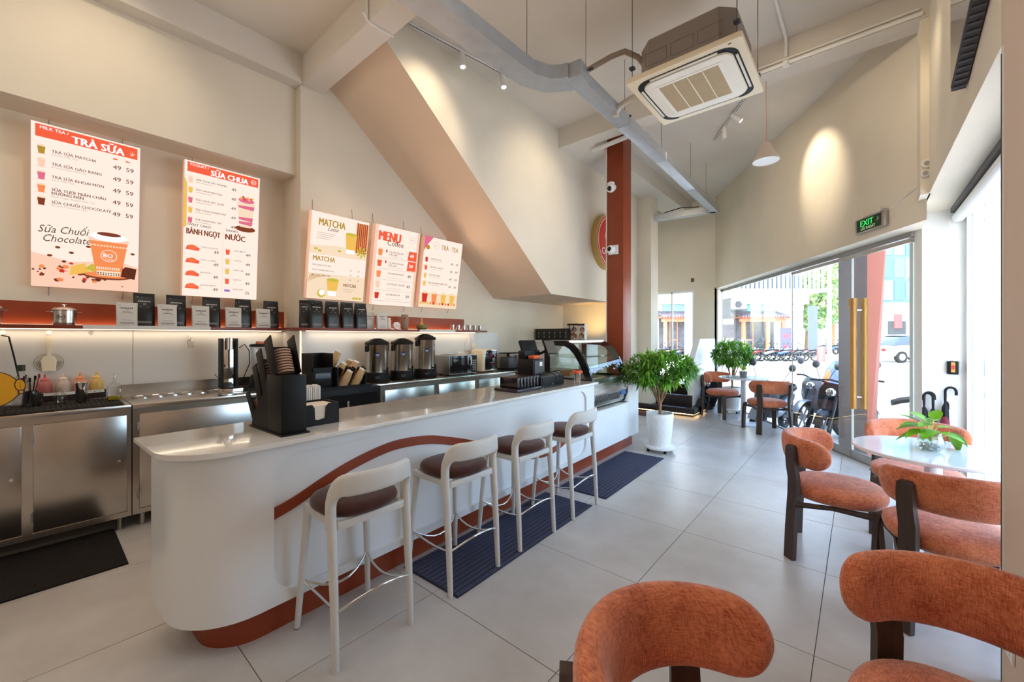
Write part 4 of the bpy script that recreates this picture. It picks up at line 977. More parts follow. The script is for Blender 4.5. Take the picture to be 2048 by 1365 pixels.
bx('box', M_BLACK, t, (-.045, .045, -.05, -.045, 0, .10), (-.045, .045, .045, .05, 0, .10), (-.045, -.04, -.05, .05, 0, .10), (.04, .045, -.05, .05, 0, .06), (-.045, .045, -.05, .05, 0, .004))
b = MB()
for i in range(7):
    for j in range(7): x, y = -.034+i*.0113, -.038+j*.0127; b.cyl((x, y, .004), (x+random.uniform(-.003, .003), y, .19+random.uniform(-.006, .006)), .0055, seg=6)
o = b.build('straw', M_WPAPER, t, 60); o['kind'] = 'stuff'
t = cthing('napkin_caddy', 'low black napkin caddy with white napkins showing through its notch', 'caddy', -2.33, 1.005)
b = MB(); w = .115
b.prism([(-w, 0), (w, 0), (w, .115), (.055, .115), (.040, .095), (.036, .035), (.0-.036+.03, .028), (-.02, .035), (-.022, .095), (-.035, .115), (-w, .115)], 0, .005, M=axes((0, 1, 0), (0, 0, 1), (1, 0, 0), (.085, 0, 0)))
b.box(-.09, -.085, -w, w, 0, .115); b.box(-.09, .09, -w, -w+.005, 0, .115); b.box(-.09, .09, w-.005, w, 0, .115); b.box(-.09, .09, -w, w, 0, .004); b.build('box', M_BLACK, t, 0)
b = MB()
for k in range(16): z = .008+k*.0062; b.box(-.07, .0835, -w+.012, w-.012, z, z+.005)
b.build('napkin', mat('napkin', sr(240, 228, 208), .9), t)['kind'] = 'stuff'
t = cthing('pager_charger', 'dark purple rack of guest pagers standing beside the cash drawer', 'pager rack', -2.36, 2.87)
bx('base', mat('plum_black', sr(34, 22, 34), .25), t, (-.13, .14, -.20, .17, 0, .03), bev=.01)
for k in range(7):
    y = -.155+k*.048; bx('pager', mat('plum_gloss', sr(30, 20, 30), .12), t, (-.10, .105, y, y+.036, .03, .125), bev=.008)
t = cthing('cash_drawer', 'black cash drawer under the card terminal', 'cash drawer', -2.42, 3.28)
bx('case', mat('drawer_black', sr(38, 36, 40), .35), t, (-.20, .15, -.20, .20, .004, .105), bev=.004); bx('drawer_front', M_BLACK, t, (.151, .157, -.19, .19, .015, .098), bev=.001)
b = MB(); b.cyl((.157, -.02, .03), (.162, -.02, .03), .009, seg=14); b.build('lock', M_CHROME, t)
t = thing('receipt_printer', 'black receipt printer with orange roll standing on the cash drawer', 'printer', (-2.48, 3.20, ZT+.106), CA)
bx('body', M_BLACK, t, (-.09, .10, -.10, .08, 0, .16), bev=.008); bx('front', M_DGREY, t, (.101, .106, -.08, .06, .02, .14)); bx('label', M_WPAPER, t, (.1062, .108, .0, .045, .09, .13)); bx('paper_roll', mat('orange_roll', sr(200, 84, 40), .6), t, (.02, .09, -.075, .045, .161, .195), bev=.008)
bx('lid', M_BLACK, t, (-.085, .0, -.10, .08, .16, .24), bev=.01)
t = thing('sales_terminal', 'black cashier screen seen from behind, with its small grey customer screen', 'screen', (-2.56, 3.38, ZT+.106), CA)
bx('foot', M_BLACK, t, (-.08, .08, -.09, .09, 0, .015), bev=.004); bx('stem', M_BLACK, t, (-.02, .03, -.035, .035, .015, .24))
b = MB(); b.obox((-.03, -.06, .235), (0, 1, 0), (-.35, 0, .94), .26, .22, .03, .006); b.build('monitor', M_BLACK, t)
b = MB(); b.obox((.14, .06, .27), (.12, 1, -.05), (-.42, .05, .9), .165, .155, .02, .004); b.build('customer_display', M_BLACK, t)
b = MB(); b.obox((.151, .0605, .274), (.12, 1, -.05), (-.42, .05, .9), .150, .138, .003); b.build('display_glass', mat('display_grey', sr(92, 84, 78), .3), t)
b = MB(); b.cyl((.03, .03, .2), (.12, .055, .24), .014, seg=10); b.build('bracket', M_BLACK, t)
b = MB(); b.tube([(-2.29, 3.26, 1.05), (-2.24, 3.28, 1.03), (-2.235, 3.30, .98), (-2.24, 3.34, .93)], .004, 6); b.tube([(-2.29, 3.30, 1.06), (-2.23, 3.32, 1.05), (-2.24, 3.36, .98), (-2.235, 3.33, .93)], .004, 6); b.tube([(-2.30, 3.22, 1.055), (-2.25, 3.34, 1.07), (-2.26, 3.40, 1.06)], .005, 6)
tag(b.build('power_cord', M_BLACK), 'black cords hanging over the front of the cash drawer', 'cord')
t = thing('pen_jar', 'clear jar with orange lid holding wrapped spoons beside the pastry case', 'jar', (-2.19, 3.60, ZT), CA)
b = MB(); b.lathe([(0, 0), (.036, 0), (.043, .11), (.041, .11), (.034, .004), (0, .004)], seg=20); b.build('jar', M_CLEAR, t, 50)
b = MB(); b.lathe([(.030, .112), (.052, .112), (.054, .125), (.046, .138), (.028, .138)], seg=24); b.build('lid', mat('orange_lid', sr(226, 92, 52), .4), t)
for k in range(6): b = MB(); a = k*1.05; b.cyl((.018*math.cos(a), .018*math.sin(a), .006), (-.02*math.cos(a), .022*math.sin(a+1), .115), .0045, seg=6); b.build('spoon', [mat('wrap_a', sr(210, 150, 60), .5), mat('wrap_b', sr(200, 190, 180), .4)][k % 2], t)
# ================================================================ PASTRY CASE
t = thing('pastry_case', 'curved-glass pastry display case with steel louvred front at the end of the bar', 'display case', (0, 0, 0))
y0, y1 = 3.955, 4.84
prof = [(-2.84, 1.357), (-2.56, 1.352), (-2.47, 1.318), (-2.39, 1.25), (-2.32, 1.15), (-2.26, 1.03), (-2.225, .925)]
def side(yy, th):
    inner = [(-2.80, 1.30), (-2.58, 1.29), (-2.50, 1.25), (-2.43, 1.18), (-2.37, 1.09), (-2.32, .99), (-2.30, .93), (-2.80, .93)]
    outer = [(-2.86, .60), (-2.86, 1.36)]+prof[1:]+[(-2.215, .87), (-2.215, .72), (-2.25, .60)]
    b = MB()
    # ring: band along the curve, bottom block, back post
    n = len(prof)
    ci = [(-2.80, 1.30), (-2.58, 1.292), (-2.515, 1.262), (-2.45, 1.20), (-2.39, 1.11), (-2.335, 1.0), (-2.30, .925)]
    MM = axes((1, 0, 0), (0, 0, 1), (0, -1, 0), (0, yy+th, 0))
    for i in range(n-1): b.prism([prof[i], prof[i+1], ci[i+1], ci[i]], 0, th, M=MM)
    b.prism([(-2.86, .60), (-2.25, .60), (-2.212, .70), (-2.212, .90), (-2.225, .93), (-2.86, .93)], 0, th, M=MM); b.prism([(-2.86, .93), (-2.80, .93), (-2.80, 1.357), (-2.86, 1.357)], 0, th, M=MM)
    b.build('side_frame', M_BLACKG, t, 0)
    b = MB(); b.prism([(-2.80, .93), (-2.30, .93), (-2.335, 1.0), (-2.39, 1.11), (-2.45, 1.20), (-2.515, 1.262), (-2.58, 1.292), (-2.80, 1.30)], th*.4, th*.6, M=MM); b.build('side_glass', M_GLASS, t, 0)
side(y0, .03); side(y1-.03, .03)
b = MB()
fine = []
for i in range(len(prof)-1): fine += [prof[i]]
fine += [prof[-1]]
for i in range(1, len(fine)-1):
    a, c = fine[i], fine[i+1]; b.face([(a[0], y0+.03, a[1]), (a[0], y1-.03, a[1]), (c[0], y1-.03, c[1]), (c[0], y0+.03, c[1])])
bmesh.ops.remove_doubles(b.bm, verts=b.bm.verts, dist=1e-4); b.build('curved_glass', glassm('case_glass', (.90, .94, .93), .18), t, 60)
bx('top_rail', M_CHROME, t, (-2.86, -2.54, y0+.03, y1-.03, 1.335, 1.352), (-2.55, -2.53, y0+.03, y1-.03, 1.33, 1.356))
bx('case_body', M_STEELD, t, (-2.84, -2.27, y0+.03, y1-.03, .60, .90)); bx('back_door', M_GLASS, t, (-2.85, -2.845, y0+.03, y1-.03, .9, 1.33))
b = MB(); MM = axes((1, 0, 0), (0, 0, 1), (0, -1, 0), (0, y1-.03, 0))
b.prism([(-2.29, .93), (-2.225, .925), (-2.212, .87), (-2.212, .755), (-2.25, .62), (-2.29, .62)], 0, y1-y0-.06, M=MM); b.build('front_panel', M_STEEL, t, 0)
bx('front_band', M_STEELD, t, *[(-2.212, -2.209, y0+.03, y1-.03, z, z+.004) for z in (.80, .835, .87)])
for k in range(15):
    yy = y0+.10+k*.042; b = MB(); b.obox((-2.229, yy, .69), (0, 1, 0), (.27, 0, 1), .014, .085, .006); b.build('slat', M_DGREY, t, 0)
bx('control_sticker', mat('blue_panel', sr(40, 110, 190), .3), t, (-2.235, -2.215, y1-.17, y1-.04, .69, .76))
for z in (1.03, 1.16):
    bx('glass_shelf', M_GLASS, t, (-2.80, -2.36-(z-1.03)*.5, y0+.05, y1-.05, z, z+.006)); bx('shelf_rail', M_CHROME, t, (-2.365-(z-1.03)*.5, -2.355-(z-1.03)*.5, y0+.03, y1-.03, z-.004, z+.01))
bx('foot', M_BLACK, t, (-2.75, -2.3, y0+.1, y0+.16, .592, .602), (-2.75, -2.3, y1-.16, y1-.1, .592, .602))
for k in range(5): bx('shelf_item', mat('case_box%d' % (k % 2), sr(*((170, 120, 80), (190, 180, 160))[k % 2]), .6), t, (-2.72, -2.58, y0+.12+k*.15, y0+.22+k*.15, .935, .995), bev=.004)
# ---------------------------------------------------------------- white unit with boxes behind the case
t = thing('white_cabinet', 'tall white cabinet behind the pastry case carrying black boxes', 'cabinet', (-3.72, 5.75, 0))
bx('body', M_PLASW, t, (-.52, .50, -.17, .18, 0, 1.30), bev=.003); bx('top', M_PLASW, t, (-.54, .52, -.20, .20, 1.30, 1.345), bev=.003); bx('door', M_WHITE, t, (-.51, -.02, -.182, -.171, .08, 1.27), (.0, .49, -.182, -.171, .08, 1.27))
mb = mat('box_black', sr(28, 26, 26), .4); ml = mat('box_print', sr(150, 146, 140), .6)
f = None
for k in range(6):
    if f is None:
        f = thing('coffee_box', 'black coffee box in the row on the white cabinet', 'box', (0, 0, 0), 0, 'black coffee boxes on the white cabinet')
        bx('carton', mb, f, (-.052, .052, -.05, .05, 0, .19), bev=.002); P = Print(); P.rect(.012, .035, .03, .16, mat('box_dark_grey', sr(70, 68, 66), .6)); P.up(); P.rect(.014, .033, .11, .13, ml); P.poly([(.012, .04), (.035, .04), (.024, .075)], ml); P.build('print', f, axes((1, 0, 0), (0, 0, 1), (0, -1, 0), (0, -.0505, 0))); q = f
    else: q = copy_tree(f)
    q['label'] = 'black coffee box on the white cabinet, %s of six from the left wall' % ORD[k]; q.location = (-4.18+k*.108, 5.64, 1.345)
for k, (x, l) in enumerate(((-3.56, 'white paper gift bag with black cord handles and a coffee cup picture'), (-3.40, 'white gift box printed with a coffee picture at the end of the white cabinet'))):
    t = thing('gift_bag' if k == 0 else 'gift_box', l, 'bag' if k == 0 else 'box', (x, 5.74, 1.345))
    w, h = (.10, .27) if k == 0 else (.065, .265)
    bx('paper_body', M_WPAPER, t, (-w, w, -.04, .04, 0, h), bev=.002)
    P = Print(); P.rect(-w, w, h-.03, h, mat('dark_brown_print', sr(56, 34, 28), .6)); P.rect(-w, w, 0, .008, MATS['dark_brown_print'])
    P.disc(w*.35, h*.63, .045, MATS['dark_brown_print'], sy=.9); P.up(); P.disc(w*.35, h*.60, .035, mat('print_skin', sr(190, 150, 130), .6)); P.up(); P.poly([(-w*.8, .03), (w*.9, .03), (w*.9, .09), (w*.2, .13), (-w*.4, .10)], mat('print_brown', sr(150, 110, 90), .6)); P.up(); P.poly([(-w*.9, .012), (w*.3, .012), (w*.5, .05), (-w*.2, .08)], mat('print_grey', sr(190, 184, 178), .6))
    P.build('print', t, axes((1, 0, 0), (0, 0, 1), (0, -1, 0), (0, -.0405, 0)))
    if k == 0:
        b = MB(); b.tube([(-.06, -.045, h-.01), (-.05, -.055, h-.09), (-.02, -.06, h-.14), (.02, -.055, h-.10), (.03, -.045, h-.01)], .006, 6); b.build('cord_handle', M_BLACK, t)
light('cabinet_spot', 'SPOT', (-3.42, 5.98, 1.42), 16, (1.0, .66, .22), target=(-3.62, 6.5, 1.85), spot=math.radians(90), blend=.9, size=.03)
# ================================================================ MENU BOARDS
BS = 1.25
def pm(n, c, s=BS): return emis('menu_'+n, c, s)
PW = pm('paper', sr(255, 236, 222), .95); PR = pm('red', sr(238, 96, 66), 1.0); PT = pm('text', sr(150, 92, 72), .6); PTD = pm('dark', sr(110, 84, 60), .6); PWH = pm('white', (1, 1, 1), 1.05)
PO = pm('orange', sr(240, 140, 84), 1.0); PG = pm('gold', sr(196, 156, 60), .8); PGR = pm('green', sr(206, 190, 70), .9); PBR = pm('brown', sr(150, 74, 50), .7); PPK = pm('pink', sr(250, 205, 180), .95); PMG = pm('magenta', sr(226, 110, 140), .95); PBE = pm('beige', sr(246, 220, 190), .95); PVI = pm('violet', sr(160, 110, 200), .9); PYE = pm('yellow', sr(240, 190, 90), .95); PGY = pm('grey', sr(200, 176, 160), .85); PCH = pm('choc', sr(120, 60, 44), .6); PRD = pm('deepred', sr(214, 60, 44), .9)
def cup(P, x, y, h, body, top=None, w=None):
    w = w or h*.32
    P.poly([(x-w*.72, y), (x+w*.72, y), (x+w, y+h*.8), (x-w, y+h*.8)], body); P.up(.0002)
    P.poly([(x-w*1.05, y+h*.78), (x+w*1.05, y+h*.78), (x+w*.9, y+h*.92), (x+w*.4, y+h), (x-w*.4, y+h), (x-w*.9, y+h*.92)], top or PWH)
def board(lab, X0, Y0, Xt, Yw, zb, zt, wx):
    H = math.hypot(Xt-X0, zt-zb); yv = Vector((Xt-X0, 0, zt-zb)).normalized(); nv = Vector((yv.z, 0, -yv.x))
    t = thing('menu_board', lab, 'menu board', (X0, Y0, zb)); M = axes((0, 1, 0), yv, nv)
    b = MB(); b.box(0, Yw, 0, H, -.07, -.002, .003); o = b.build('light_box', mat('light_box_case', sr(232, 196, 176), .5, emit=sr(255, 200, 170), estr=.25), t); o.matrix_local = M
    b = MB()
    for yy in (Yw*.15, Yw*.85): b.tube([(-.05, yy, H+.02), (wx-X0, yy, H+.16)], .003, 5); b.tube([(-.04, yy, -.0), (wx-X0, yy, -.06)], .003, 5)
    b.build('hanging_wire', M_GREY, t)
    P = Print(); P.rect(0, Yw, 0, H, PW); P.up(); return t, P, M, H
# 1 milk tea
t, P, M, H = board('large glowing milk tea menu board with a chocolate cup picture', -4.62, -.012, -4.50, .582, 1.775, 2.95, -4.70)
P.rect(.02, .565, H-.10, H-.012, PR); P.up(); P.text(.04, H-.042, .030, 'MILK TEA /', PWH, .015); P.text(.20, H-.092, .075, 'TRÀ SỮA', PWH, .07, sx=.95)
for a in (-.7, -.2, .4, .9): P.poly([(.525, H-.085), (.525+.03*math.sin(a), H-.085+.05*math.cos(a)), (.530+.02*math.sin(a), H-.07)], PPK)
P.rect(.422, .447, H-.140, H-.130, PR); P.rect(.495, .520, H-.140, H-.130, PR)
rows = [('TRÀ SỮA MATCHA', 'Matcha Milk Tea', PG), ('TRÀ SỮA GẠO RANG', 'Roasted Rice Milk Tea', PPK), ('TRÀ SỮA KHOAI MÔN', 'Taro Milk Tea', PMG), ('SỮA TƯƠI TRÂN CHÂU', 'ÐƯỜNG ÐEN', PO), ('SỮA CHUỐI CHOCOLATE', 'Banana Chocolate Milk', PBR)]
for k, (a, b2, c) in enumerate(rows):
    y = H-.195-k*.092
    P.rect(.022, .075, y-.026, y-.022, PPK); P.up(.0002); cup(P, .049, y-.022, .065, c, PBE, .020)
    P.text(.098, y, .0285, a, PT, .03, sx=.96)
    if k == 3: P.text(.098, y-.026, .0285, b2, PT, .03, sx=.96); P.text(.098, y-.046, .018, 'Black Sugar Bubble Milk Tea', PGY, .003, sx=1.1)
    else: P.text(.098, y-.018, .018, b2, PGY, .003, sx=1.1)
    P.text(.422, y-.018, .046, '49', PT, .022, sx=1.05); P.text(.497, y-.018, .046, '59', PT, .022, sx=1.05)
P.text(.03, .40, .075, 'Sữa Chuối', PTD, -.004, shear=.35, sx=.8, rot=.05); P.text(.05, .335, .075, 'Chocolate', PTD, -.004, shear=.35, sx=.8, rot=.05)
P.poly([(0, 0), (.58, 0), (.58, .20), (.45, .24), (.2, .20), (0, .25)], PPK); P.up()
for k in range(46):
    x, y, r_ = random.uniform(.01, .57), random.gauss(.135, .035), random.uniform(.006, .022)
    if .26 < x < .44 and y > .12: y -= .06
    a = random.random()*6; P.poly([(x+r_*math.cos(a+q*1.25)*random.uniform(.6, 1.2), max(.01, y+r_*.8*math.sin(a+q*1.25))) for q in range(5)], random.choice([PBR, PCH, PO, PBR, PRD]))
P.up(); P.poly([(.19, .10), (.30, .13), (.27, .20), (.20, .17)], PYE); P.poly([(.27, .16), (.34, .13), (.36, .19), (.31, .20)], PGR); P.disc(.40, .115, .14, PBR, 24, .22); P.up(); P.disc(.40, .122, .13, PO, 24, .18); P.up(); P.poly([(.46, .12), (.56, .10), (.57, .19), (.50, .20)], PCH); P.up()
P.poly([(.335, .115), (.475, .115), (.515, .385), (.295, .385)], PO); P.up(); P.poly([(.34, .115), (.47, .115), (.474, .155), (.336, .155)], PBE); P.up()
for k in range(18): P.disc(.345+(k % 9)*.0148, .124+(k//9)*.013, .0045, PCH, 8)
for k in range(11): P.rect(.334+k*.0125, .342+k*.0125, .165, .185, PBE)
P.poly([(.295, .385), (.515, .385), (.525, .41), (.285, .41)], PPK); P.up(); P.disc(.405, .425, .105, PWH, 24, .34); P.up(); P.disc(.405, .445, .07, PBR, 20, .22); P.up(); P.ring(.405, .275, .047, .003, PWH); P.text(.370, .262, .045, 'BO', PWH, .02, sx=.95)
P.text(.383, .240, .014, 'COFFEE', PWH, .01)
for k in range(12): P.disc(.306+k*.0182, .352, .007, PBE, 8)
for x, y in ((.13, .30), (.20, .27), (.09, .235), (.29, .33), (.545, .31)): P.disc(x, y, .014, PBR, 12, .65)
P.build('printed_face', t, M)
# 2 yogurt
t, P, M, H = board('glowing yogurt and sweet cakes menu board left of the wall corner', -4.60, .86, -4.50, .588, 1.77, 2.96, -4.70)
P.rect(.02, .575, H-.095, H-.012, PR); P.up(); P.text(.035, H-.040, .030, 'YOGURT /', PWH, .015); P.text(.19, H-.088, .070, 'SỮA CHUA', PWH, .07, sx=.86); P.ring(.535, H-.055, .022, .003, PWH); P.text(.517, H-.063, .022, 'BO', PWH, .01)
for k, (a, c) in enumerate((('SỮA CHUA LẮC PHOMAI', PPK), ('SỮA CHUA MATCHA', PYE), ('SỮA CHUA VIỆT QUẤT', PMG), ('SỮA CHUA CHANH DÂY', PYE), ('SỮA CHUA DÂU TÂY', PMG))):
    y = H-.16-k*.088; cup(P, .045, y-.03, .06, c, PBE, .017); P.text(.082, y, .0215, a, PT, .025, sx=.98); P.rect(.082, .20, y-.018, y-.014, PGY); P.text(.355, y-.02, .038, '49', PT, .02)
P.poly([(.0, .6), (.02, .62), (.02, H-.2), (.0, H-.15)], PYE)
P.disc(.475, H-.515, .085, PBR, 24, .35); P.up(); P.poly([(.43, H-.50), (.52, H-.50), (.555, H-.26), (.40, H-.26)], PBE); P.up()
for y in (-.30, -.41, -.45): P.poly([(.405+.2*(-y-.3)*.4, H+y), (.548-.2*(-y-.3)*.4, H+y+.01), (.54-.2*(-y-.3)*.4, H+y-.03), (.42, H+y-.02)], PMG)
P.up(); P.disc(.478, H-.245, .068, PMG, 20, .35)
for k in range(9): P.disc(.425+k*.013, H-.235+.01*(k % 3), .011, random.choice([PYE, PRD, PO]), 8)
P.text(.022, H-.565, .028, 'SWEET CAKES', PTD, .02); P.text(.018, H-.64, .072, 'BÁNH NGỌT', PBR, .05, sx=.60); P.text(.315, H-.565, .028, 'DRINKS', PTD, .02); P.text(.31, H-.64, .072, 'NƯỚC', PBR, .05, sx=.78)
P.rect(.293, .296, .05, H-.56, PPK)
for k, a in enumerate(('CHEESE CROISSANT', 'GARLIC & CHEESE', 'PAIN RAISIN', 'ALMOND FRENCH')):
    y = .415-k*.115; P.poly([(.015, y), (.115, y-.005), (.12, y+.02), (.08, y+.04), (.03, y+.038)], PR); P.disc(.065, y+.028, .03, PO, 12, .6); P.text(.125, y+.030, .016, a, PT, .008, sx=.95); P.text(.225, y-.012, .04, '49', PT, .02)
for k, (a, c) in enumerate((('NƯỚC MÍA SẢ', PR), ('TROPICAL', PYE), ('NƯỚC CAM', PYE), ('NƯỚC ÉP', PR), ('NƯỚC SUỐI', PVI))):
    y = .43-k*.092
    if k < 4: cup(P, .335, y-.02, .06, c, PPK, .018)
    else: P.rect(.315, .36, y, y+.02, c)
    P.text(.385, y+.020, .016, a, PT, .008, sx=.95); P.text(.485, y-.015, .04, '25' if k == 4 else '49', PT, .02)
P.build('printed_face', t, M)
# 3 matcha
t, P, M, H = board('glowing matcha latte menu board, widest of the three past the corner', -4.20, 1.763, -4.06, .610, 1.788, 2.638, -4.27)
P.rect(.0, .61, .0, .26, PBE); P.poly([(.0, .45), (.61, .45), (.61, .52), (.3, .56), (.0, .53)], PBE); P.up(); P.rect(.47, .605, .52, .835, PO)
P.up()
for k in range(6): P.rect(.48+k*.021, .49+k*.021, .52, .835, PBR)
P.text(.07, H-.125, .10, 'MATCHA', PG, .05, sx=.66); P.text(.16, H-.165, .055, 'Latte', PTD, -.005, shear=.4)
for k in range(4): P.rect(.06, .25-.02*k, H-.20-k*.018, H-.196-k*.018, PGY)
P.poly([(.375, .50), (.465, .50), (.485, .70), (.355, .70)], PYE); P.up(); P.poly([(.375, .50), (.465, .50), (.468, .54), (.372, .54)], PWH); P.disc(.42, .70, .065, PGR, 20, .25); P.up()
for k in range(7):
    a = k*.9; P.poly([(.545, .53), (.545+.07*math.cos(a), .53+.07*math.sin(a)), (.545+.05*math.cos(a+.5), .53+.05*math.sin(a+.5))], PGR)
for x, y in ((.30, .51), (.06, .50), (.10, .485)): P.disc(x, y, .02, PGR, 8, .6)
P.text(.035, .385, .070, 'MATCHA', PG, .05, sx=.78)
for k, a in enumerate(('MATCHA LATTE ÐÁ', 'COLD WHISK MATCHA', 'MATCHA KEM TƯƠI')): P.text(.035, .335-k*.05, .020, a, PT, .012, sx=1.05); P.text(.43, .315-k*.05, .022, '59', PT, .01); P.text(.52, .315-k*.05, .022, '69', PT, .01)
P.poly([(.215, .04), (.295, .04), (.32, .20), (.19, .20)], PYE); P.up(); P.poly([(.215, .04), (.295, .04), (.302, .09), (.208, .09)], PWH); P.disc(.255, .205, .063, PGR, 20, .28); P.disc(.145, .06, .042, PGR, 16); P.up(); P.disc(.15, .068, .03, PWH, 16)
P.text(.37, .145, .05, 'MATCHA', PBR, .03, sx=.70)
for k in range(3): P.rect(.37, .50-.02*k, .12-k*.016, .123-k*.016, PGY)
for k in range(9): P.poly([(.02+.02*k, .235), (.03+.02*k, .235), (.0+.012*k, .15+.01*k)], PG)
for x in (.50, .53, .57): P.disc(x, .03, .02, PGR, 8, .6)
P.build('printed_face', t, M)
# 4 coffee
t, P, M, H = board('glowing coffee menu board with two red price tags, in the middle of three', -4.20, 2.446, -4.05, .595, 1.768, 2.650, -4.27)
for x in (0, .595-.035): P.rect(x, x+.035, 0, H, PPK)
P.up(); P.text(.045, H-.165, .15, 'MENU', PR, .09, sx=.70); P.up(); P.text(.16, H-.21, .085, 'Coffee', PT, .012, sx=.95); P.ring(.50, H-.10, .04, .003, PGY); P.text(.478, H-.108, .025, 'BO', PGY, .01)
for k, (a, b2, pr, c) in enumerate((('CÀ PHÊ SỮA ÐÁ', 'ÐẶC BIỆT', '49', PO), ('CÀ PHÊ KEM ÐÁC', 'HẠT LỰU', '59', PR), ('CÀ PHÊ KEM MUỐI', '', '49', PO), ('CÀ PHÊ BẠC XỈU ÐÁ', '', '49', PPK), ('CÀ PHÊ ÐEN ÐÁ', '', '39', PRD))):
    y = H-.29-k*.122; cup(P, .085, y-.045, .09, c, PBE, .03); P.text(.20, y, .026, a, PT, .02)
    if b2: P.text(.20, y-.028, .026, b2, PT, .02); P.poly([(.155, y), (.175, y), (.168, y+.035), (.152, y+.02)], PRD)
    P.rect(.20, .40, y-.043, y-.040, PGY)
    if k < 2: P.poly([(.45, y-.055), (.575, y-.055), (.575, y+.055), (.462, y+.055)], PR); P.up(); P.text(.478, y-.018, .058, pr, PWH, .025)
    else: P.text(.47, y-.018, .052, pr, PTD, .02)
    P.rect(.05, .56, y-.068, y-.065, PGY)
P.build('printed_face', t, M)
# 5 tea
t, P, M, H = board('glowing tea menu board with a row of four cups, smallest of the three', -4.20, 3.123, -4.06, .622, 1.776, 2.645, -4.27)
P.rect(0, .622, 0, .19, PBE); P.poly([(0, H), (.0, H-.18), (.05, H-.10), (.13, H)], PMG); P.up(); P.disc(.06, H-.13, .03, PG, 8); P.ring(.19, H-.09, .045, .003, PGY); P.text(.168, H-.10, .025, 'BO', PGY, .01); P.text(.27, H-.13, .085, 'TRÀ · TEA', PG, .03, sx=.75)
for k, (a, c) in enumerate((('TRÀ ATISO ÐỎ', PRD), ('TRÀ ÐÀO CAM SẢ', PR), ('TRÀ SEN VÀNG', PYE), ('TRÀ OOLONG NHIỆT ÐỚI', PYE))):
    y = H-.275-k*.10; cup(P, .055, y-.035, .07, c, PBE, .022); P.text(.115, y, .026, a, PT, .018); P.rect(.115, .30, y-.02, y-.017, PGY); P.text(.45, y-.03, .042, '49', PTD, .018); P.text(.54, y-.03, .042, '59', PTD, .018)
for k, c in enumerate((PRD, PO, PYE, PYE)):
    cup(P, .08+k*.15, .06, .15, c, PBE, .045)
    for q in range(3): P.disc(.03+k*.15+q*.05, .055, .018, random.choice([PO, PRD, PYE]), 8)
P.build('printed_face', t, M)
light('menu_wash', 'AREA', (-4.3, .7, 2.35), 9, (1.0, .72, .52), rot=(0, math.radians(-90), 0), size=1.1, size_y=1.5)
light('menu_wash', 'AREA', (-3.95, 2.75, 2.2), 9, (1.0, .66, .45), rot=(0, math.radians(-90), 0), size=.8, size_y=1.9)
# ================================================================ OVERHEAD
def trunk(b, p, q, w, h, z0):
    p = Vector((*p, 0)); q = Vector((*q, 0)); d = (q-p); m = (p+q)/2
    b.obox((m.x, m.y, z0+h/2), d.normalized(), Vector((-d.y, d.x, 0)).normalized(), d.length, w, h, .003)
t = thing('cable_trunking', 'grey metal cable trunking running overhead past the red column to the end wall', 'cable tray', (-1.9, 3.0, 3.6))
def tp(name, p, q, w=.14, h=.10, z=0.0):
    b = MB(); trunk(b, (p[0]+1.9, p[1]-3), (q[0]+1.9, q[1]-3), w, h, z); return b.build(name, M_GALV, t)
def msweep(name, pts, w, h, m=M_GALV, z=0.0):
    pts = [Vector((p[0]+1.9, p[1]-3, z+h/2)) for p in pts]; fr = []
    for i, p in enumerate(pts):
        d0 = (p-pts[i-1]).normalized() if i else (pts[1]-p).normalized(); d1 = (pts[i+1]-p).normalized() if i < len(pts)-1 else d0
        n0 = Vector((-d0.y, d0.x, 0)); n1 = Vector((-d1.y, d1.x, 0)); mt = (n0+n1).normalized(); fr.append((p, mt/max(.3, mt.dot(n0)), (0, 0, 1), w/2, h/2))
    b = MB(); b.sweep(fr, [(-1, -1), (1, -1), (1, 1), (-1, 1)]); return b.build(name, m, t, 20)
msweep('trunk_length', [(-2.215, 1.0), (-2.175, 2.50)], .20, .12)
msweep('trunk_elbow', [(-2.175, 2.50), (-2.16, 2.74), (-2.08, 2.92), (-1.97, 3.0), (-1.90, 3.02)], .196, .118, z=.001)
msweep('trunk_length', [(-1.97, 3.03), (-1.78, 3.05)], .17, .13, z=.0)
tp('trunk_length', (-1.86, 3.0), (-1.88, 4.0), .13, .10, .002); tp('trunk_length', (-1.88, 4.0), (-1.89, 5.1), .126, .098); tp('trunk_length', (-1.89, 5.1), (-1.92, 6.4), .13, .10, .002); tp('trunk_length', (-1.92, 6.4), (-1.95, 7.85), .126, .098)
tp('trunk_length', (-1.93, 7.82), (-3.10, 7.62), .13, .10)
for k, (x, y) in enumerate(((-2.15, 2.72), (-1.80, 3.10), (-1.87, 4.02), (-1.895, 5.12), (-1.925, 6.4), (-1.95, 7.3))):
    b = MB(); b.cyl((x+1.9, y-3, .0), (x+1.9, y-3, Z2-3.6), .0025, seg=6); b.box(x+1.9-.07, x+1.9+.07, y-3-.01, y-3+.01, .09, .104); b.build('hanger_rod', M_DGREY, t)
b = MB(); b.tube([(-2.10, 2.1, 3.715), (-2.08, 2.7, 3.72), (-1.98, 2.98, 3.73), (-1.86, 3.1, 3.72)], .006, 6); 
tag(b.build('cable', M_BLACK), 'loose black cable lying on the near bend of the overhead trunking', 'cable')
b = MB(); b.tube([(-2.9, 7.70, 3.72), (-2.5, 7.74, 3.78), (-2.2, 7.80, 3.75)], .008, 6)
tag(b.build('cable', M_BLACK), 'loose black cable on the trunking at the end wall', 'cable')
# white tray across the column
b = MB(); b.obox((-2.45, 5.02, 4.0), (1, -.12, 0), (.12, 1, 0), .78, .06, .035, .003); tag(b.build('cable_duct', M_PLASW), 'short white duct bridging the red column top and the trunking', 'cable duct')
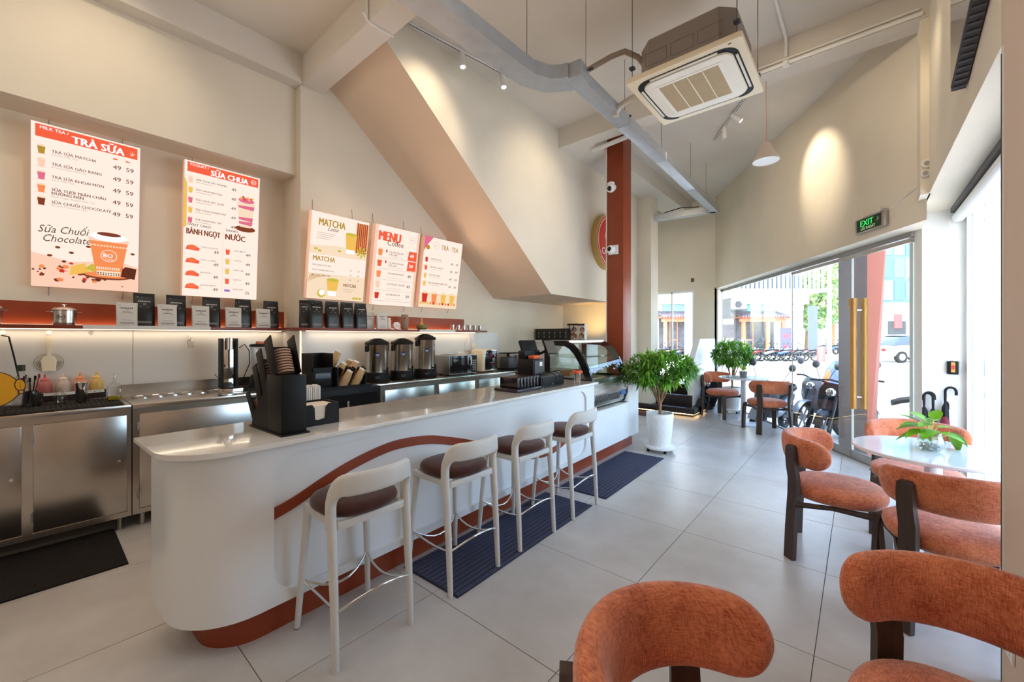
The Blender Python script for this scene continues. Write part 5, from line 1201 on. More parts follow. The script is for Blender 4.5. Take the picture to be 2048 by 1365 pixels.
# cassette air conditioner
t = thing('air_conditioner', 'cream ceiling cassette air conditioner with tan grille hung on rods', 'air conditioner', (-1.036, 3.58, 3.47))
pan = mat('ac_cream', sr(238, 222, 190), .45)
b = MB(); b.prism(rrect(-.425, .425, -.425, .425, .02, 3), 0, .045, bev=.006); b.build('panel', pan, t)
b = MB(); h = .36; c_ = .10
b.prism([(-.36+c_, -.355), (.36-c_, -.355), (.36, -.355+c_), (.36, .355-c_), (.36-c_, .355), (-.36+c_, .355), (-.36, .355-c_), (-.36, -.355+c_)], .045, .045+.285); b.build('casing', mat('ac_case', sr(150, 138, 128), .5, .3), t, 0)
P = Print(); P.z = 0
def frame(P, a, b_, m):
    A = rrect(-a, a, -a, a, .10*a/.36, 6); B_ = rrect(-b_, b_, -b_, b_, .10*b_/.36, 6); P._m(m)
    for i in range(len(A)): j = (i+1) % len(A); P.b.face([(*A[i], P.z), (*A[j], P.z), (*B_[j], P.z), (*B_[i], P.z)])
frame(P, .375, .335, M_BLACK); P.build('air_slot', t, axes((1, 0, 0), (0, -1, 0), (0, 0, -1), (0, 0, -.001)))
b = MB(); b.prism(rrect(-.330, .330, -.330, .330, .09, 6), -.012, .0, bev=.004); b.build('inner_panel', mat('ac_white', sr(244, 236, 218), .4), t)
for s in (-1, 1):
    for ax_ in (0, 1):
        b = MB(); c = (s*.356, 0) if ax_ else (0, s*.356); u = (0, 1, 0) if ax_ else (1, 0, 0)
        b.obox((c[0], c[1], -.004), u, (0, 0, 1), .50, .012, .016, .002); b.build('flap', mat('ac_flap', sr(232, 226, 210), .4), t)
bx('grille_frame', MATS['ac_white'], t, (-.25, .25, -.25, .25, -.016, -.012)); bx('grille', mat('ac_grille', sr(190, 168, 132), .6), t, (-.225, .225, -.225, .225, -.0175, -.016))
b = MB()
for k in range(30): y = -.22+k*.0152; b.box(-.225, .225, y, y+.004, -.0195, -.0175)
o = b.build('grille_louvre', mat('ac_louvre', sr(206, 186, 150), .6), t); o['kind'] = 'stuff'
for x in (-.1125, 0, .1125): bx('grille_bar', MATS['ac_white'], t, (x-.003, x+.003, -.225, .225, -.020, -.0175))
bx('sensor', M_BLACK, t, (.33, .352, -.40, -.392, -.002, 0))
for z, x in ((.12, -.2), (.12, 0.0), (.12, .2)): bx('knockout', mat('ac_line', sr(110, 100, 92), .6), t, (x-.085, x+.085, -.3565, -.3555, z, z+.003), (x-.085, x+.085, -.3565, -.3555, z+.10, z+.103), (x-.085, x-.082, -.3565, -.3555, z, z+.10), (x+.082, x+.085, -.3565, -.3555, z, z+.10))
for sx_ in (-1, 1):
    for sy_ in (-1, 1):
        b = MB(); b.cyl((sx_*.385, sy_*.385, .06), (sx_*.385, sy_*.385, Z2-3.47), .003, seg=6); b.box(sx_*.385-.02, sx_*.385+.02, sy_*.385-.02, sy_*.385+.02, .13, .145); b.cyl((sx_*.385, sy_*.385, .12), (sx_*.385, sy_*.385, .155), .011, seg=8); b.build('hanger_rod', M_DGREY, t)
t = thing('refrigerant_pipe', 'wrapped pipes bending from the air conditioner down to the trunking', 'pipe', (0, 0, 0))
b = MB(); b.tube([(-1.38, 3.42, 3.70), (-1.42, 3.30, 3.76), (-1.50, 3.22, 3.80), (-1.60, 3.18, 3.78), (-1.80, 3.10, 3.70), (-1.85, 3.08, 3.66)], .022, 10); b.build('upper_pipe', mat('foam_wrap', sr(160, 142, 122), .8), t, 60)
b = MB(); b.tube([(-1.40, 3.62, 3.62), (-1.55, 3.66, 3.66), (-1.68, 3.70, 3.67), (-1.78, 3.72, 3.66), (-1.82, 3.73, 3.63), (-1.83, 3.73, 3.58)], .028, 10); b.build('lower_pipe', mat('white_wrap', sr(206, 196, 180), .8), t, 60)
# conduits on the beam and ceiling
b = MB(); b.tube([(-1.45, 4.742, 4.055), (.40, 4.742, 4.065)], .016, 8); b.tube([(-1.3, 4.742, 4.10), (.38, 4.742, 4.11)], .010, 8); b.tube([(-.56, 2.2, Z2-.02), (-.54, 4.70, Z2-.02), (-.54, 4.74, Z2-.05), (-.54, 4.745, 4.12)], .014, 8)
tag(b.build('conduit', M_PLASW), 'white electrical conduits along the ceiling beam beside the air conditioner', 'pipe')
b = MB(); b.cyl((-.54, 4.742, 4.03), (-.54, 4.742, 4.08), .03, seg=12); tag(b.build('junction_box', M_PLASW), 'small round white junction box where conduits meet on the beam', 'box')
b = MB(); b.tube([(-3.0, 1.70, 3.98), (-2.995, 1.735, 3.93), (-2.99, 1.85, 3.922), (-2.98, 1.96, 3.925)], .009, 8); b.tube([(-3.0, 1.735, Z2-.11), (-3.0, 1.735, 3.94)], .009, 8)
tag(b.build('cable_clip_run', M_PLASW), 'thin white conduit wrapping under the near ceiling beam', 'pipe')
# track lights
LAMP = emis('lamp_face', (1.0, .95, .85), 14)
def track(lab, p, q, heads, grp):
    t = thing('track_light', lab, 'light', (0, 0, 0)); p = Vector(p); q = Vector(q); d = (q-p).normalized()
    b = MB(); m = (p+q)/2; b.obox(m, d, Vector((-d.y, d.x, 0)), (q-p).length, .032, .02, .002); b.build('track', M_PLASW, t)
    b = MB(); b.obox(m-Vector((0, 0, .0105)), d, Vector((-d.y, d.x, 0)), (q-p).length-.02, .008, .003); b.build('slot', M_DGREY, t)
    for f, tgt, on in heads:
        c = p+(q-p)*f; a = (Vector(tgt)-c).normalized(); k = c-Vector((0, 0, .07)); ar = a if on else (a)
        b = MB(); b.cyl(c-Vector((0, 0, .01)), k, .006, seg=8); b.box(c.x-.02, c.x+.02, c.y-.02, c.y+.02, c.z-.03, c.z-.008); st_ = b.build('bracket', M_PLASW, t)
        b = MB(); b.cyl(k-ar*.06, k+ar*.09, .030, seg=20); b.build('lamp_head', M_PLASW, t)
        b = MB(); b.cyl(k+ar*.0905, k+ar*.092, .025, seg=20); b.build('lens', LAMP if on else M_WHITE, t)
        if on: light('track_spot', 'SPOT', k+ar*.10, on, (1.0, .86, .66), target=tgt, spot=math.radians(52), blend=.8, size=.03)
    return t
track('white track light with two lit spot heads under the ceiling beside the trunking', (-3.20, 2.0, Z2-.012), (-2.93, 3.68, Z2-.012), [(.49, (-2.7, 2.9, .6), 26), (.80, (-2.3, 3.4, .6), 26)], 1)
track('white track light near the pendant with heads aimed at the shopfront wall', (-1.62, 6.50, Z2-.012), (-.80, 5.20, Z2-.012), [(.25, (-1.4, 6.4, 1.5), 0), (.50, (-.36, 6.2, 3.45), 80)], 1)
for (x, y, z), tg_, e in (((-3.3, .25, 4.15), (-4.38, .32, 3.25), 32), ((-2.6, 2.4, 4.25), (-4.2, 2.6, 2.2), 40), ((-1.9, 4.2, 4.2), (-3.2, 4.2, 3.2), 50), ((-1.7, 4.6, 3.9), (-.9, 7.1, 3.0), 60), ((-1.0, 3.6, 3.9), (.1, 5.5, 3.2), 35), ((-2.3, 6.6, 3.5), (-2.7, 9.2, 2.9), 22), ((.1, 4.0, 3.9), (.42, 4.7, 3.2), 14), ((-.5, 3.0, 4.1), (.44, 4.3, 3.4), 22)):
    light('wall_fill_spot', 'SPOT', (x, y, z), e, (1.0, .84, .62), target=tg_, spot=math.radians(75), blend=1.0, size=.08)  # added spots without fixtures, brightening the walls
# pendant
t = thing('pendant_lamp', 'small white bell pendant hanging on a thin pinkish cord', 'lamp', (-.73, 4.90, 3.21))
b = MB(); b.tube([(0, 0, .20), (.004, 0, .45), (-.002, 0, .65), (.0, 0, .84)], .004, 6); b.build('cord', mat('pink_cord', sr(196, 150, 130), .7), t)
b = MB(); b.lathe([(0, .205), (.02, .20), (.045, .18), (.085, .08), (.115, .02), (.125, .0), (.121, .0), (.08, .07), (.0, .16)], seg=32); b.build('shade', mat('shade_blush', sr(226, 208, 192), .5), t, 60)
b = MB(); b.lathe([(0, .004), (.118, .004), (.121, .010), (0, .010)], seg=32); b.build('diffuser', M_PLASW, t)
# round wall sign
t = thing('round_sign', 'round brand sign with yellow rim on the stair wall, half hidden by the red column', 'sign', (-3.199, 6.10, 2.94))
b = MB(); b.cyl((0, 0, 0), (.11, 0, 0), .44, seg=56); b.build('rim', mat('sign_yellow', sr(206, 172, 100), .5), t, 50)
P = Print(); P.disc(0, 0, .425, mat('sign_red', sr(190, 50, 30), .5), 56); P.up(.001); P.ring(0, 0, .40, .014, M_PLASW, 56); P.ring(-.0, .08, .17, .02, M_PLASW, 32); P.text(-.11, .01, .20, 'BO', M_PLASW, .04); P.text(-.29, -.22, .15, 'COFFEE', M_PLASW, .03); P.build('face', t, axes((0, 1, 0), (0, 0, 1), (1, 0, 0), (.111, 0, 0)))
# cameras on the column
for z, l, k in ((3.50, 'upper white dome camera on the red column', 0), (2.62, 'lower white dome camera on the red column', 1)):
    t = thing('security_camera', l, 'camera', (-2.64, 5.298, z))
    b = MB(); b.cyl((0, 0, 0), (0, -.03, 0), .05, seg=20) if k == 0 else b.box(-.06, .085, -.03, 0, -.065, .065, .006); b.build('mount', M_PLASW, t)
    b = MB(); b.sphere((0, -.065, -.02 if k == 0 else 0), .062, 20); b.build('housing', M_PLASW, t, 60)
    b = MB(); b.sphere((0.0, -.09, -.03 if k == 0 else .0), .042, 16); b.build('lens', M_BLACKG, t, 60)
    if k == 0: b = MB(); b.lathe([(.0, .0), (.05, .01), (.052, .05), (.03, .065), (0, .067)], (0, -.06, .0), 20); b.build('hood', M_PLASW, t)
# exit sign
EC = Vector((.115, 5.45, 2.54))+GN*.03
t = thing('exit_sign', 'green EXIT sign above the glass door', 'sign', EC); MX = axes(-GD, (0, 0, 1), GN)
o = MB().obox((0, 0, 0), -GD, (0, 0, 1), .40, .15, .03, .003).build('case', M_STEELD, t)
P = Print(); P.rect(-.175, .160, -.062, .062, mat('exit_dark', sr(16, 46, 22), .15)); P.up(.001); eg = emis('exit_green', sr(70, 230, 110), 1.0); ey = emis('exit_pale', sr(200, 240, 170), .8)
P.text(-.125, -.012, .085, 'EXIT', eg, .05, sx=1.05); P.text(-.115, -.050, .038, 'LỐI THOÁT', ey, .02); P.poly([(.10, -.01), (.14, .01), (.12, .04), (.105, .03)], mat('exit_man', sr(90, 120, 90), .5)); P.build('face', t, MX @ Matrix.Translation((0, 0, .0165)))
b = MB()
for s in (-1, 1): q = -GD*(s*.12); b.tube([q+Vector((0, 0, .075)), q+Vector((0, 0, .12)), q-GN*.028+Vector((0, 0, .13))], .003, 5)
b.tube([-GD*-.14+Vector((0, 0, .078)), Vector((0, 0, .085)), -GD*.14+Vector((0, 0, .10)), -GD*.20+Vector((0, 0, .085))-GN*.02], .003, 5); b.build('hook', M_CHROME, t)
b = MB(); a = EC-GD*.2+Vector((0, 0, .08))-GN*.027; c = Vector((.40, 4.99, 2.72)); b.tube([a, a+(c-a)*.5-Vector((0, 0, .0)), c], .004, 6); tag(b.build('wire_duct', M_PLASW), 'thin white wire from the EXIT sign to the corner', 'cable')
for k, (z, l) in enumerate(((2.83, 'upper round grey detector in the wall corner beside the window header'), (2.75, 'lower round grey detector in the wall corner beside the window header'))):
    b = MB(); b.cyl((.425-k*.008, 4.777, z), (.425-k*.008, 4.765, z), .034-k*.006, seg=22); b.mi = 1; b.cyl((.425-k*.008, 4.765, z), (.425-k*.008, 4.76, z), .018, seg=16); tag(b.build('smoke_detector', [M_PLASW, M_STEELD]), l, 'detector')
b = MB(); b.box(-2.76, -2.70, 9.19, 9.20, 2.58, 2.66); b.mi = 1; 
for i in (0, 1):
    for j in (0, 1): b.box(-2.757+i*.03, -2.733+i*.03, 9.185, 9.19, 2.583+j*.04, 2.617+j*.04)
tag(b.build('wall_vent', [M_BLACK, mat('vent_brown', sr(140, 84, 50), .5)]), 'tiny brown four-square vent above the end window', 'vent')
# tilted wall screen top right
t = thing('wall_screen', 'glossy dark wall screen with vented lower edge, high above the window header', 'screen', (.38, 2.8, 2.9))
MS = axes((0, 1, 0), (0, 0, 1), (1, 0, 0))
b = MB(); b.prism([(.43, -.17), (-.6, .15), (-.6, 1.0), (.43, .9)], 0, .055, M=MS); b.build('case', M_DGREY, t, 0)
b = MB(); b.prism([(.42, -.155), (-.59, .16), (-.59, .99), (.42, .89)], -.003, .0, M=MS); b.build('glass_front', mat('screen_gloss', sr(120, 112, 102), .08, coat=.5), t, 0)
for k in range(24):
    y = .41-k*.042; z = -.17+(.43-y)*.3107; b = MB(); b.obox((.028, y-.01, z-.002), (1, 0, 0), (0, 1, -.31), .046, .010, .004); b.build('slat', mat('vent_slat', (.12, .12, .13), .5), t, 0)
# ================================================================ SIDE WINDOW FITTINGS
t = thing('roller_blind', 'rolled-up white roller blind above the side window', 'blind', (.69, 4.0, 2.49))
b = MB(); b.cyl((0, -1.44, 0), (0, 1.46, 0), .042, seg=24); b.build('roll', M_WHITE, t, 60); b = MB(); b.box(-.05, -.02, -1.44, 1.46, .045, .088); b.build('rail', M_DGREY, t)
b = MB()
for x in (-.055, -.03): b.tube([(x, 1.455, -.03), (x-.004, 1.46, -1.0), (x-.012, 1.46, -1.6), (x-.02, 1.45, -1.95)], .0025, 5)
b.build('cord', M_PLASW, t)
t = thing('wall_lockbox', 'small black box with an orange tag on the recess wall', 'box', (.655, 5.498, 1.12))
bx('case', M_BLACK, t, (-.036, .036, -.045, 0, -.065, .055), bev=.005); bx('label', mat('orange_tag', sr(220, 150, 70), .5), t, (-.013, .013, -.0465, -.045, -.045, .045)); bx('label_mark', mat('red_tag', sr(190, 60, 40), .5), t, (-.011, .011, -.048, -.0465, -.02, .02)); bx('clip', M_CHROME, t, (.0, .05, -.06, -.03, .058, .07), (.045, .05, -.05, -.045, -.02, .06))
def umbrella(lab, x, y, top, m, lean, rot, crook=True, furled=.03):
    t = thing('umbrella', lab, 'umbrella', (x, y, 0), rot, None)
    L = Vector((lean, 0, top)); b = MB(); b.cyl((0, 0, .0), (lean*.9, 0, top*.9), .006, seg=8); b.build('shaft', M_BLACK, t)
    b = MB(); b.tube([(0, 0, .06), (lean*.2, 0, top*.2), (lean*.5, 0, top*.55), (lean*.75, 0, top*.80), (lean*.8, 0, top*.84)], [.008, .020, furled, furled*.8, .01], 12); b.build('furled_canopy', m, t, 60)
    b = MB(); s = .036; c = Vector((lean*.9+s, 0, top-.04)); pts = [Vector((lean*.8, 0, top*.82)), Vector((lean*.9, 0, top-.10)), Vector((lean*.9, 0, top-.04))]+[c+Vector((-s*math.cos(a), 0, s*1.1*math.sin(a))) for a in [PI*k/8 for k in range(1, 9)]]+[c+Vector((s, 0, -.03))]
    b.tube(pts, [.008, .010]+[.0105]*(len(pts)-2), 8); b.build('handle', M_BLACK, t, 60)
    return t
umbrella('black umbrella with its crook nearest the glass door, in the recess', .475, 5.44, .88, M_BLACK, -.01, .2); umbrella('black umbrella whose crook crosses the one nearest the glass door', .525, 5.43, .87, M_BLACK, .0, 2.6)
umbrella('black umbrella with a tall crook below the small black box', .605, 5.45, .935, M_BLACK, .0, .15); umbrella('short dark red furled umbrella leaning beside the tall crook', .60, 5.40, .80, mat('maroon_cloth', sr(110, 28, 44), .7), -.01, 1.2, furled=.038)
# ================================================================ TABLE PLANTS
def pothos_leaf(b, p, d, L, w, droop=.25):
    d = Vector(d).normalized(); side = d.cross(Vector((0, 0, 1))).normalized(); up = side.cross(d)
    prev = None
    for t_, ww in ((0, .0), (.06, .55), (.2, .95), (.4, 1.0), (.6, .82), (.8, .45), (1.0, 0)):
        c = Vector(p)+d*L*t_-Vector((0, 0, droop*L*t_*t_)); k = w*ww/2
        cur = [b.bm.verts.new(c)] if ww == 0 else [b.bm.verts.new(c-side*k+up*k*.25), b.bm.verts.new(c), b.bm.verts.new(c+side*k+up*k*.25)]
        if prev:
            if len(prev) == 1: b.bm.faces.new((prev[0], cur[0], cur[1])); b.bm.faces.new((prev[0], cur[1], cur[2]))
            elif len(cur) == 1: b.bm.faces.new((prev[0], prev[1], cur[0])); b.bm.faces.new((prev[1], prev[2], cur[0]))
            else: b.bm.faces.new((prev[0], prev[1], cur[1], cur[0])); b.bm.faces.new((prev[1], prev[2], cur[2], cur[1]))
        prev = cur
t = thing('pothos_vase', 'clear cut-glass vase of bright green pothos on the round table', 'plant', (.315, 3.36, .745))
b = MB(); b.lathe([(0, 0), (.040, 0), (.058, .025), (.062, .05), (.050, .09), (.042, .10), (.040, .10), (.048, .088), (.058, .05), (.054, .027), (.038, .004), (0, .004)], seg=12); b.build('vase', glassm('vase_glass', (.9, .95, .94), .3), t, 0)
b = MB()
for k in range(46): a = random.random()*6.28; r_ = random.random()**.5*.044; b.sphere((r_*math.cos(a), r_*math.sin(a), .012+random.random()*.026), .007, 6)
o = b.build('pebbles', mat('vase_pebble', sr(176, 160, 150), .4, var=.4, scale=80), t); o['kind'] = 'stuff'
b = MB(); LV = []
RX = Vector((math.cos(YAW), math.sin(YAW), 0)); FX = Vector((-math.sin(YAW), math.cos(YAW), 0))
for (r, f, z, dr, df, dz, L, w) in ((-.035, 0, .14, -1, .1, .25, .115, .06), (-.03, .03, .155, -.7, .4, .5, .10, .055), (-.01, -.03, .12, -1, -.5, .0, .125, .062), (.0, .0, .17, -.4, -.6, .3, .10, .055), (.02, .03, .15, .5, .5, .3, .09, .05), (.03, -.01, .13, .9, -.2, .2, .08, .045), (.09, -.02, .11, .8, -.2, -.6, .085, .055), (.12, .0, .09, .6, .1, -1.0, .085, .05), (.0, -.04, .11, .2, -1, .0, .10, .055), (-.06, -.02, .12, -.9, -.1, -.1, .10, .055), (-.02, .02, .13, -.9, .3, .05, .11, .06), (.01, .04, .165, -.2, .6, .4, .10, .055), (-.05, .02, .10, -.8, .4, -.3, .09, .05), (.04, .02, .17, .4, .2, .5, .09, .05), (.0, -.02, .155, -.6, -.2, .1, .12, .06)):
    p = RX*r+FX*f+Vector((0, 0, z)); b.tube([Vector((0, 0, .05)), Vector((p.x*.4, p.y*.4, z*.8)), p], .0018, 5)
    lb = MB(); pothos_leaf(lb, p, RX*dr+FX*df+Vector((0, 0, dz)), L*1.22, w*1.25); lb.build('leaf', M_GRN2, t, 60)
b.build('stem', mat('pale_stem', sr(190, 200, 110), .5), t, 60)
t = thing('small_potted_plant', 'tiny grey pot with yellow-green leaves on the table near the steps', 'plant', (-1.42, 7.42, .745))
b = MB(); b.lathe([(0, 0), (.05, 0), (.058, .095), (.052, .095), (.05, .08), (0, .08)], seg=20); b.build('pot', mat('slate_pot', sr(120, 122, 124), .5), t)
for k in range(26):
    a = k*2.4; lb = MB(); pothos_leaf(lb, (.02*math.cos(a), .02*math.sin(a), .09+.002*k), (math.cos(a), math.sin(a), .3+.05*k), .09+.002*k, .035, .5); lb.build('leaf', mat('lime_leaf', sr(170, 196, 70), .5, var=.2, scale=20), t, 60)
# socket on the peach wall
t = thing('wall_socket', 'white wall socket low on the peach wall at the picture edge', 'socket', (.446, 2.44, .20))
bx('plate', M_PLASW, t, (-.008, 0, -.055, .055, -.04, .04), bev=.002); bx('socket_face', M_WHITE, t, (-.011, -.008, -.03, .03, -.02, .02))
# white jamb corner trims
b = MB(); b.box(.441, .449, 2.545, 2.556, 0, 2.58); b.mi = 1; b.box(.4395, .4405, 2.547, 2.554, 0, 2.55); struct('trim_4', b, [M_PLASW, M_BLACK])
# ================================================================ THE STREET
WH = mat('white_render', sr(236, 232, 226), .85, var=.03, scale=1); BLUEG = mat('blue_glass', sr(96, 126, 168), .15, spec=.8); TEAL = mat('teal_band', sr(150, 200, 196), .5)
K = 1.214      # the street lies about a third of a metre below the shop floor
def eo(name, lab, cat, r, f, z=0, rot=0.0, grp=None):
    o = thing(name, lab, cat, ex(r*K, f*K, 1.4+(z-1.4)*K), YAW+rot, grp); o.scale = (K, K, K); return o
# corner shop house across the street (r along the facade, f away from us); local x = r, y = f
t = eo('shop_building', 'white corner building across the street with slatted balcony and tiled shop porch', 'building', 17.0, 33.0, .1)
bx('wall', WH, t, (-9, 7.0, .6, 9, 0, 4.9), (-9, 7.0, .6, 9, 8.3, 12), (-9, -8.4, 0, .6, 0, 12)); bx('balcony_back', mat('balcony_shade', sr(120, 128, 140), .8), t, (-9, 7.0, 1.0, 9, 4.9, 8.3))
bx('wall_band', mat('cream_band', sr(244, 226, 206), .8), t, (-9, 7.0, -.1, .6, 3.95, 4.75))
bx('balcony_floor', WH, t, (-8.5, 7.2, -1.6, 1.0, 4.75, 5.0), (-8.5, 7.2, -1.6, 1.0, 8.0, 8.3))
bx('balcony_rail', M_GREY, t, (-8.5, 7.2, -1.62, -1.56, 6.05, 6.12))
me = None
for k in range(46):
    x = -8.3+k*.338
    if me is None: sl_ = bx('slat', mat('slat_white', sr(206, 208, 212), .6), t, (-.07, .07, -1.70, -1.60, 5.0, 8.0), smooth=0); me = sl_.data; sl_.location = (x, 0, 0)
    else: o = bpy.data.objects.new('slat', me); COL.objects.link(o); o.parent = t; o.location = (x, 0, 0)
bx('balcony_window', mat('dim_glass', sr(150, 160, 170), .3), t, (-7, -4, 1.95, 2.0, 5.2, 7.4), (-1, 1, 1.95, 2.0, 5.2, 7.4), (3, 5.5, 1.95, 2.0, 5.2, 7.4))
bx('shop_band', TEAL, t, (1.2, 4.4, .5, .58, 3.15, 3.95), (-4.6, -1.6, .5, .58, 3.15, 3.95))
TILE_R = mat('roof_tile', sr(120, 112, 124), .7, var=.2, scale=4); WOOD_O = mat('orange_timber', sr(206, 128, 92), .6, var=.1, scale=4); DK = mat('shop_dark', sr(84, 84, 92), .4, var=.4, scale=3)
for (x0, x1) in ((1.0, 4.9), (-5.2, -1.2)):
    rf = bx('porch_roof', mat('roof_board', sr(170, 110, 90), .7), t, (x0, x1, -1.0, .6, 2.80, 2.92))
    for k in range(int((x1-x0)/.2)):
        b = MB(); xx = x0+.1+k*.2; b.cyl((xx, -1.15, 2.90), (xx, .55, 3.35), .085, seg=8); o = b.build('roof_tile', TILE_R, t); 
        b = MB(); b.cyl((xx, -1.17, 2.78), (xx, -1.05, 2.78), .07, seg=8); b.build('rafter_end', mat('red_timber', sr(206, 90, 66), .6), t)
    for xx in (x0+.25, x0+2.2, x1-.5): bx('porch_post', WOOD_O, t, (xx, xx+.22, -.75, -.55, 0, 2.8))
    bx('porch_beam', WOOD_O, t, (x0+.1, x1-.2, -.78, -.52, 2.5, 2.72))
    bx('shop_front', DK, t, (x0+.3, x1-.4, .45, .58, .3, 2.75)); bx('door_frame', WOOD_O, t, (x0+1.1, x0+1.18, .38, .44, 0, 2.5), (x0+1.7, x0+1.78, .38, .44, 0, 2.5), (x0+1.1, x0+1.78, .38, .44, 1.0, 1.08))
bx('dark_panel', mat('dark_panel', sr(96, 82, 86), .6, var=.3, scale=3), t, (.1, 1.15, .2, .5, 1.2, 2.3), (-8, -5.6, .2, .5, 1.0, 2.5))
bx('sign_panel', mat('blue_red_sign', sr(96, 110, 180), .6), t, (-6.6, -5.9, -.6, -.4, 2.4, 4.2)); bx('sign_panel_red', mat('sign_pink', sr(214, 110, 110), .6), t, (-6.6, -5.9, -.61, -.4, 4.2, 5.2), (-7.0, -5.4, .1, .2, 1.9, 2.4))
t2 = eo('condenser_unit', 'outdoor condenser unit on a bracket below the slatted balcony', 'air conditioner', 17.6, 32.0, 3.5)
bx('case', mat('condenser', sr(190, 194, 200), .5), t2, (-.7, .55, -.5, .1, .05, .75), bev=.03); bx('bracket', M_DGREY, t2, (-.6, .6, -.5, .7, -.06, .05), (-.75, -.65, -.5, .7, -.7, .9)); b = MB(); b.cyl((-.1, -.52, .4), (-.1, -.50, .4), .27, seg=20); b.build('fan', M_DGREY, t2)
# blue glass tower and neighbours
t = eo('glass_tower', 'pale blue glass office building beyond the terracotta street column', 'building', 56, 58, 0)
bx('tower_body', BLUEG, t, (-5.0, 6.5, 0, 12, 6.0, 34)); bx('podium', mat('podium', sr(208, 214, 226), .6), t, (-5.5, 7, -.5, 12, 0, 6.2))
for k in range(7):
    for j in range(6): bx('window_pane', mat('tower_pane%d' % ((k+j) % 3), sr(*((110, 146, 190), (130, 164, 204), (92, 128, 176))[(k+j) % 3]), .2), t, (-4.9+k*1.63, -4.9+k*1.63+1.45, -.08, .0, 6.6+j*3.2, 9.4+j*3.2), smooth=0)
bx('shop_window', M_DGREY, t, (-3, -.5, -.6, -.5, .5, 3.6), (1, 5, -.6, -.5, .5, 3.6)); bx('shop_sign', mat('sign_red2', sr(220, 90, 90), .6), t, (-2.2, -1.2, -.75, -.6, 2.6, 4.6))
t = eo('pale_building', 'tall white building rising behind the street trees', 'building', 33, 52, 0)
bx('wall', WH, t, (-9, 8, 0, 10, 0, 30))
for k in range(5):
    for j in range(6): bx('window', mat('far_window', sr(170, 190, 206), .3), t, (-8+k*3.3, -6.2+k*3.3, -.06, 0, 6+j*4, 8.4+j*4), smooth=0)
t = eo('pale_building', 'long low white block closing the street at the picture right', 'building', 84, 62, 0)
bx('wall', WH, t, (-14, 20, 0, 10, 0, 16)); 
for k in range(8): bx('window', MATS['far_window'], t, (-13+k*4, -10.5+k*4, -.06, 0, 5, 8), smooth=0)
# trees
def tree(lab, r, f, h, R, seed, n=260, zc=None):
    random.seed(seed); t = eo('street_tree', lab, 'tree', r, f, .05, 0, 'trees across the street')
    b = MB(); b.tube([(0, 0, 0), (.1, 0, h*.3), (0, .1, h*.62)], [.22, .17, .12], 8)
    for k in range(5): a = k*1.26; b.tube([(.05, .03, h*.35), (R*.4*math.cos(a), R*.4*math.sin(a), h*.6)], [.1, .05], 6)
    b.build('trunk', M_BARK, t, 60)
    b = MB()
    for k in range(n):
        while True:
            v = Vector((random.uniform(-1, 1), random.uniform(-1, 1), random.uniform(-1, 1)))
            if .35 < v.length < 1: break
        c = Vector((v.x*R, v.y*R, (zc or h*.68)+v.z*h*.34)); b.mi = random.randint(0, 1)
        for q in range(16):
            d = Vector((random.gauss(0, 1), random.gauss(0, 1), random.gauss(0, 1))).normalized(); p = c+d*random.random()*.45
            s_ = .17; u = d.orthogonal().normalized()*s_; w_ = d.cross(u).normalized()*s_*.7
            b.bm.faces.new([b.bm.verts.new(p-u), b.bm.verts.new(p+w_), b.bm.verts.new(p+u), b.bm.verts.new(p-w_)]).material_index = b.mi
    o = b.build('foliage', [mat('street_leaf', sr(176, 200, 130), .6), mat('street_leaf_dark', sr(140, 174, 112), .6)], t, 0); o['kind'] = 'stuff'
tree('wide pale green street tree between the corner building and the glass column', 27.5, 38, 8.2, 3.4, 1, 420, 4.8); tree('tall street tree half hidden by the brown street column', 35, 44.5, 10, 3.2, 2, 320, 6.5); tree('street tree in front of the blue glass tower edge', 55, 52, 12, 3.2, 3, 260, 8.0)
# lamp posts, signs
t = eo('lamp_post', 'pale steel lamp post standing in front of the street trees', 'lamp post', 18.3, 23.5, -.02)
b = MB(); b.cyl((0, 0, 0), (0, 0, 7), .12, .09, 12); b.build('post', mat('pole_white', sr(226, 230, 236), .4), t); bx('base', MATS['pole_white'], t, (-.2, .2, -.2, .2, 0, .3))
t = eo('lamp_post', 'thick pale post seen through the little end window', 'lamp post', 10.2, 23.5, -.02)
b = MB(); b.cyl((0, 0, 0), (0, 0, 8), .24, .20, 14); b.build('post', MATS['pole_white'], t); bx('base', MATS['pole_white'], t, (-.35, .35, -.35, .35, 0, .3))
t = eo('banner_stand', 'tall slim slate-blue banner beside the pale lamp post', 'banner', 18.6, 25.2, .1)
bx('board', mat('slate_banner', sr(96, 104, 134), .6), t, (-.28, .28, -.03, .03, .2, 3.2)); bx('foot', M_DGREY, t, (-.3, .3, -.2, .2, 0, .2))
t = eo('banner_stand', 'dark menu banner with a red print beside the tiled shop porch', 'banner', 21.5, 32.0, .1)
bx('board', mat('menu_banner', sr(92, 86, 104), .6), t, (-.42, .42, -.04, .04, .1, 2.0)); P = Print(); P.disc(0, 1.35, .28, mat('banner_red', sr(214, 70, 84), .6), sy=.6); P.disc(0, .55, .25, MATS['banner_red'], sy=.45); P.rect(-.38, .38, .12, .35, M_PLASW); P.build('print', t, axes((1, 0, 0), (0, 0, 1), (0, -1, 0), (0, -.045, 0))); bx('foot', M_DGREY, t, (-.3, .3, -.2, .2, 0, .1))
t = eo('traffic_sign', 'round white sign on a thin post by the parked motorbikes', 'sign', 17.2, 24.6, -.02)
b = MB(); b.cyl((0, 0, 0), (0, 0, 3.4), .03, seg=8); b.build('post', M_GREY, t); b = MB(); b.cyl((0, -.06, 3.15), (0, -.04, 3.15), .38, seg=28); b.build('disc', M_PLASW, t)
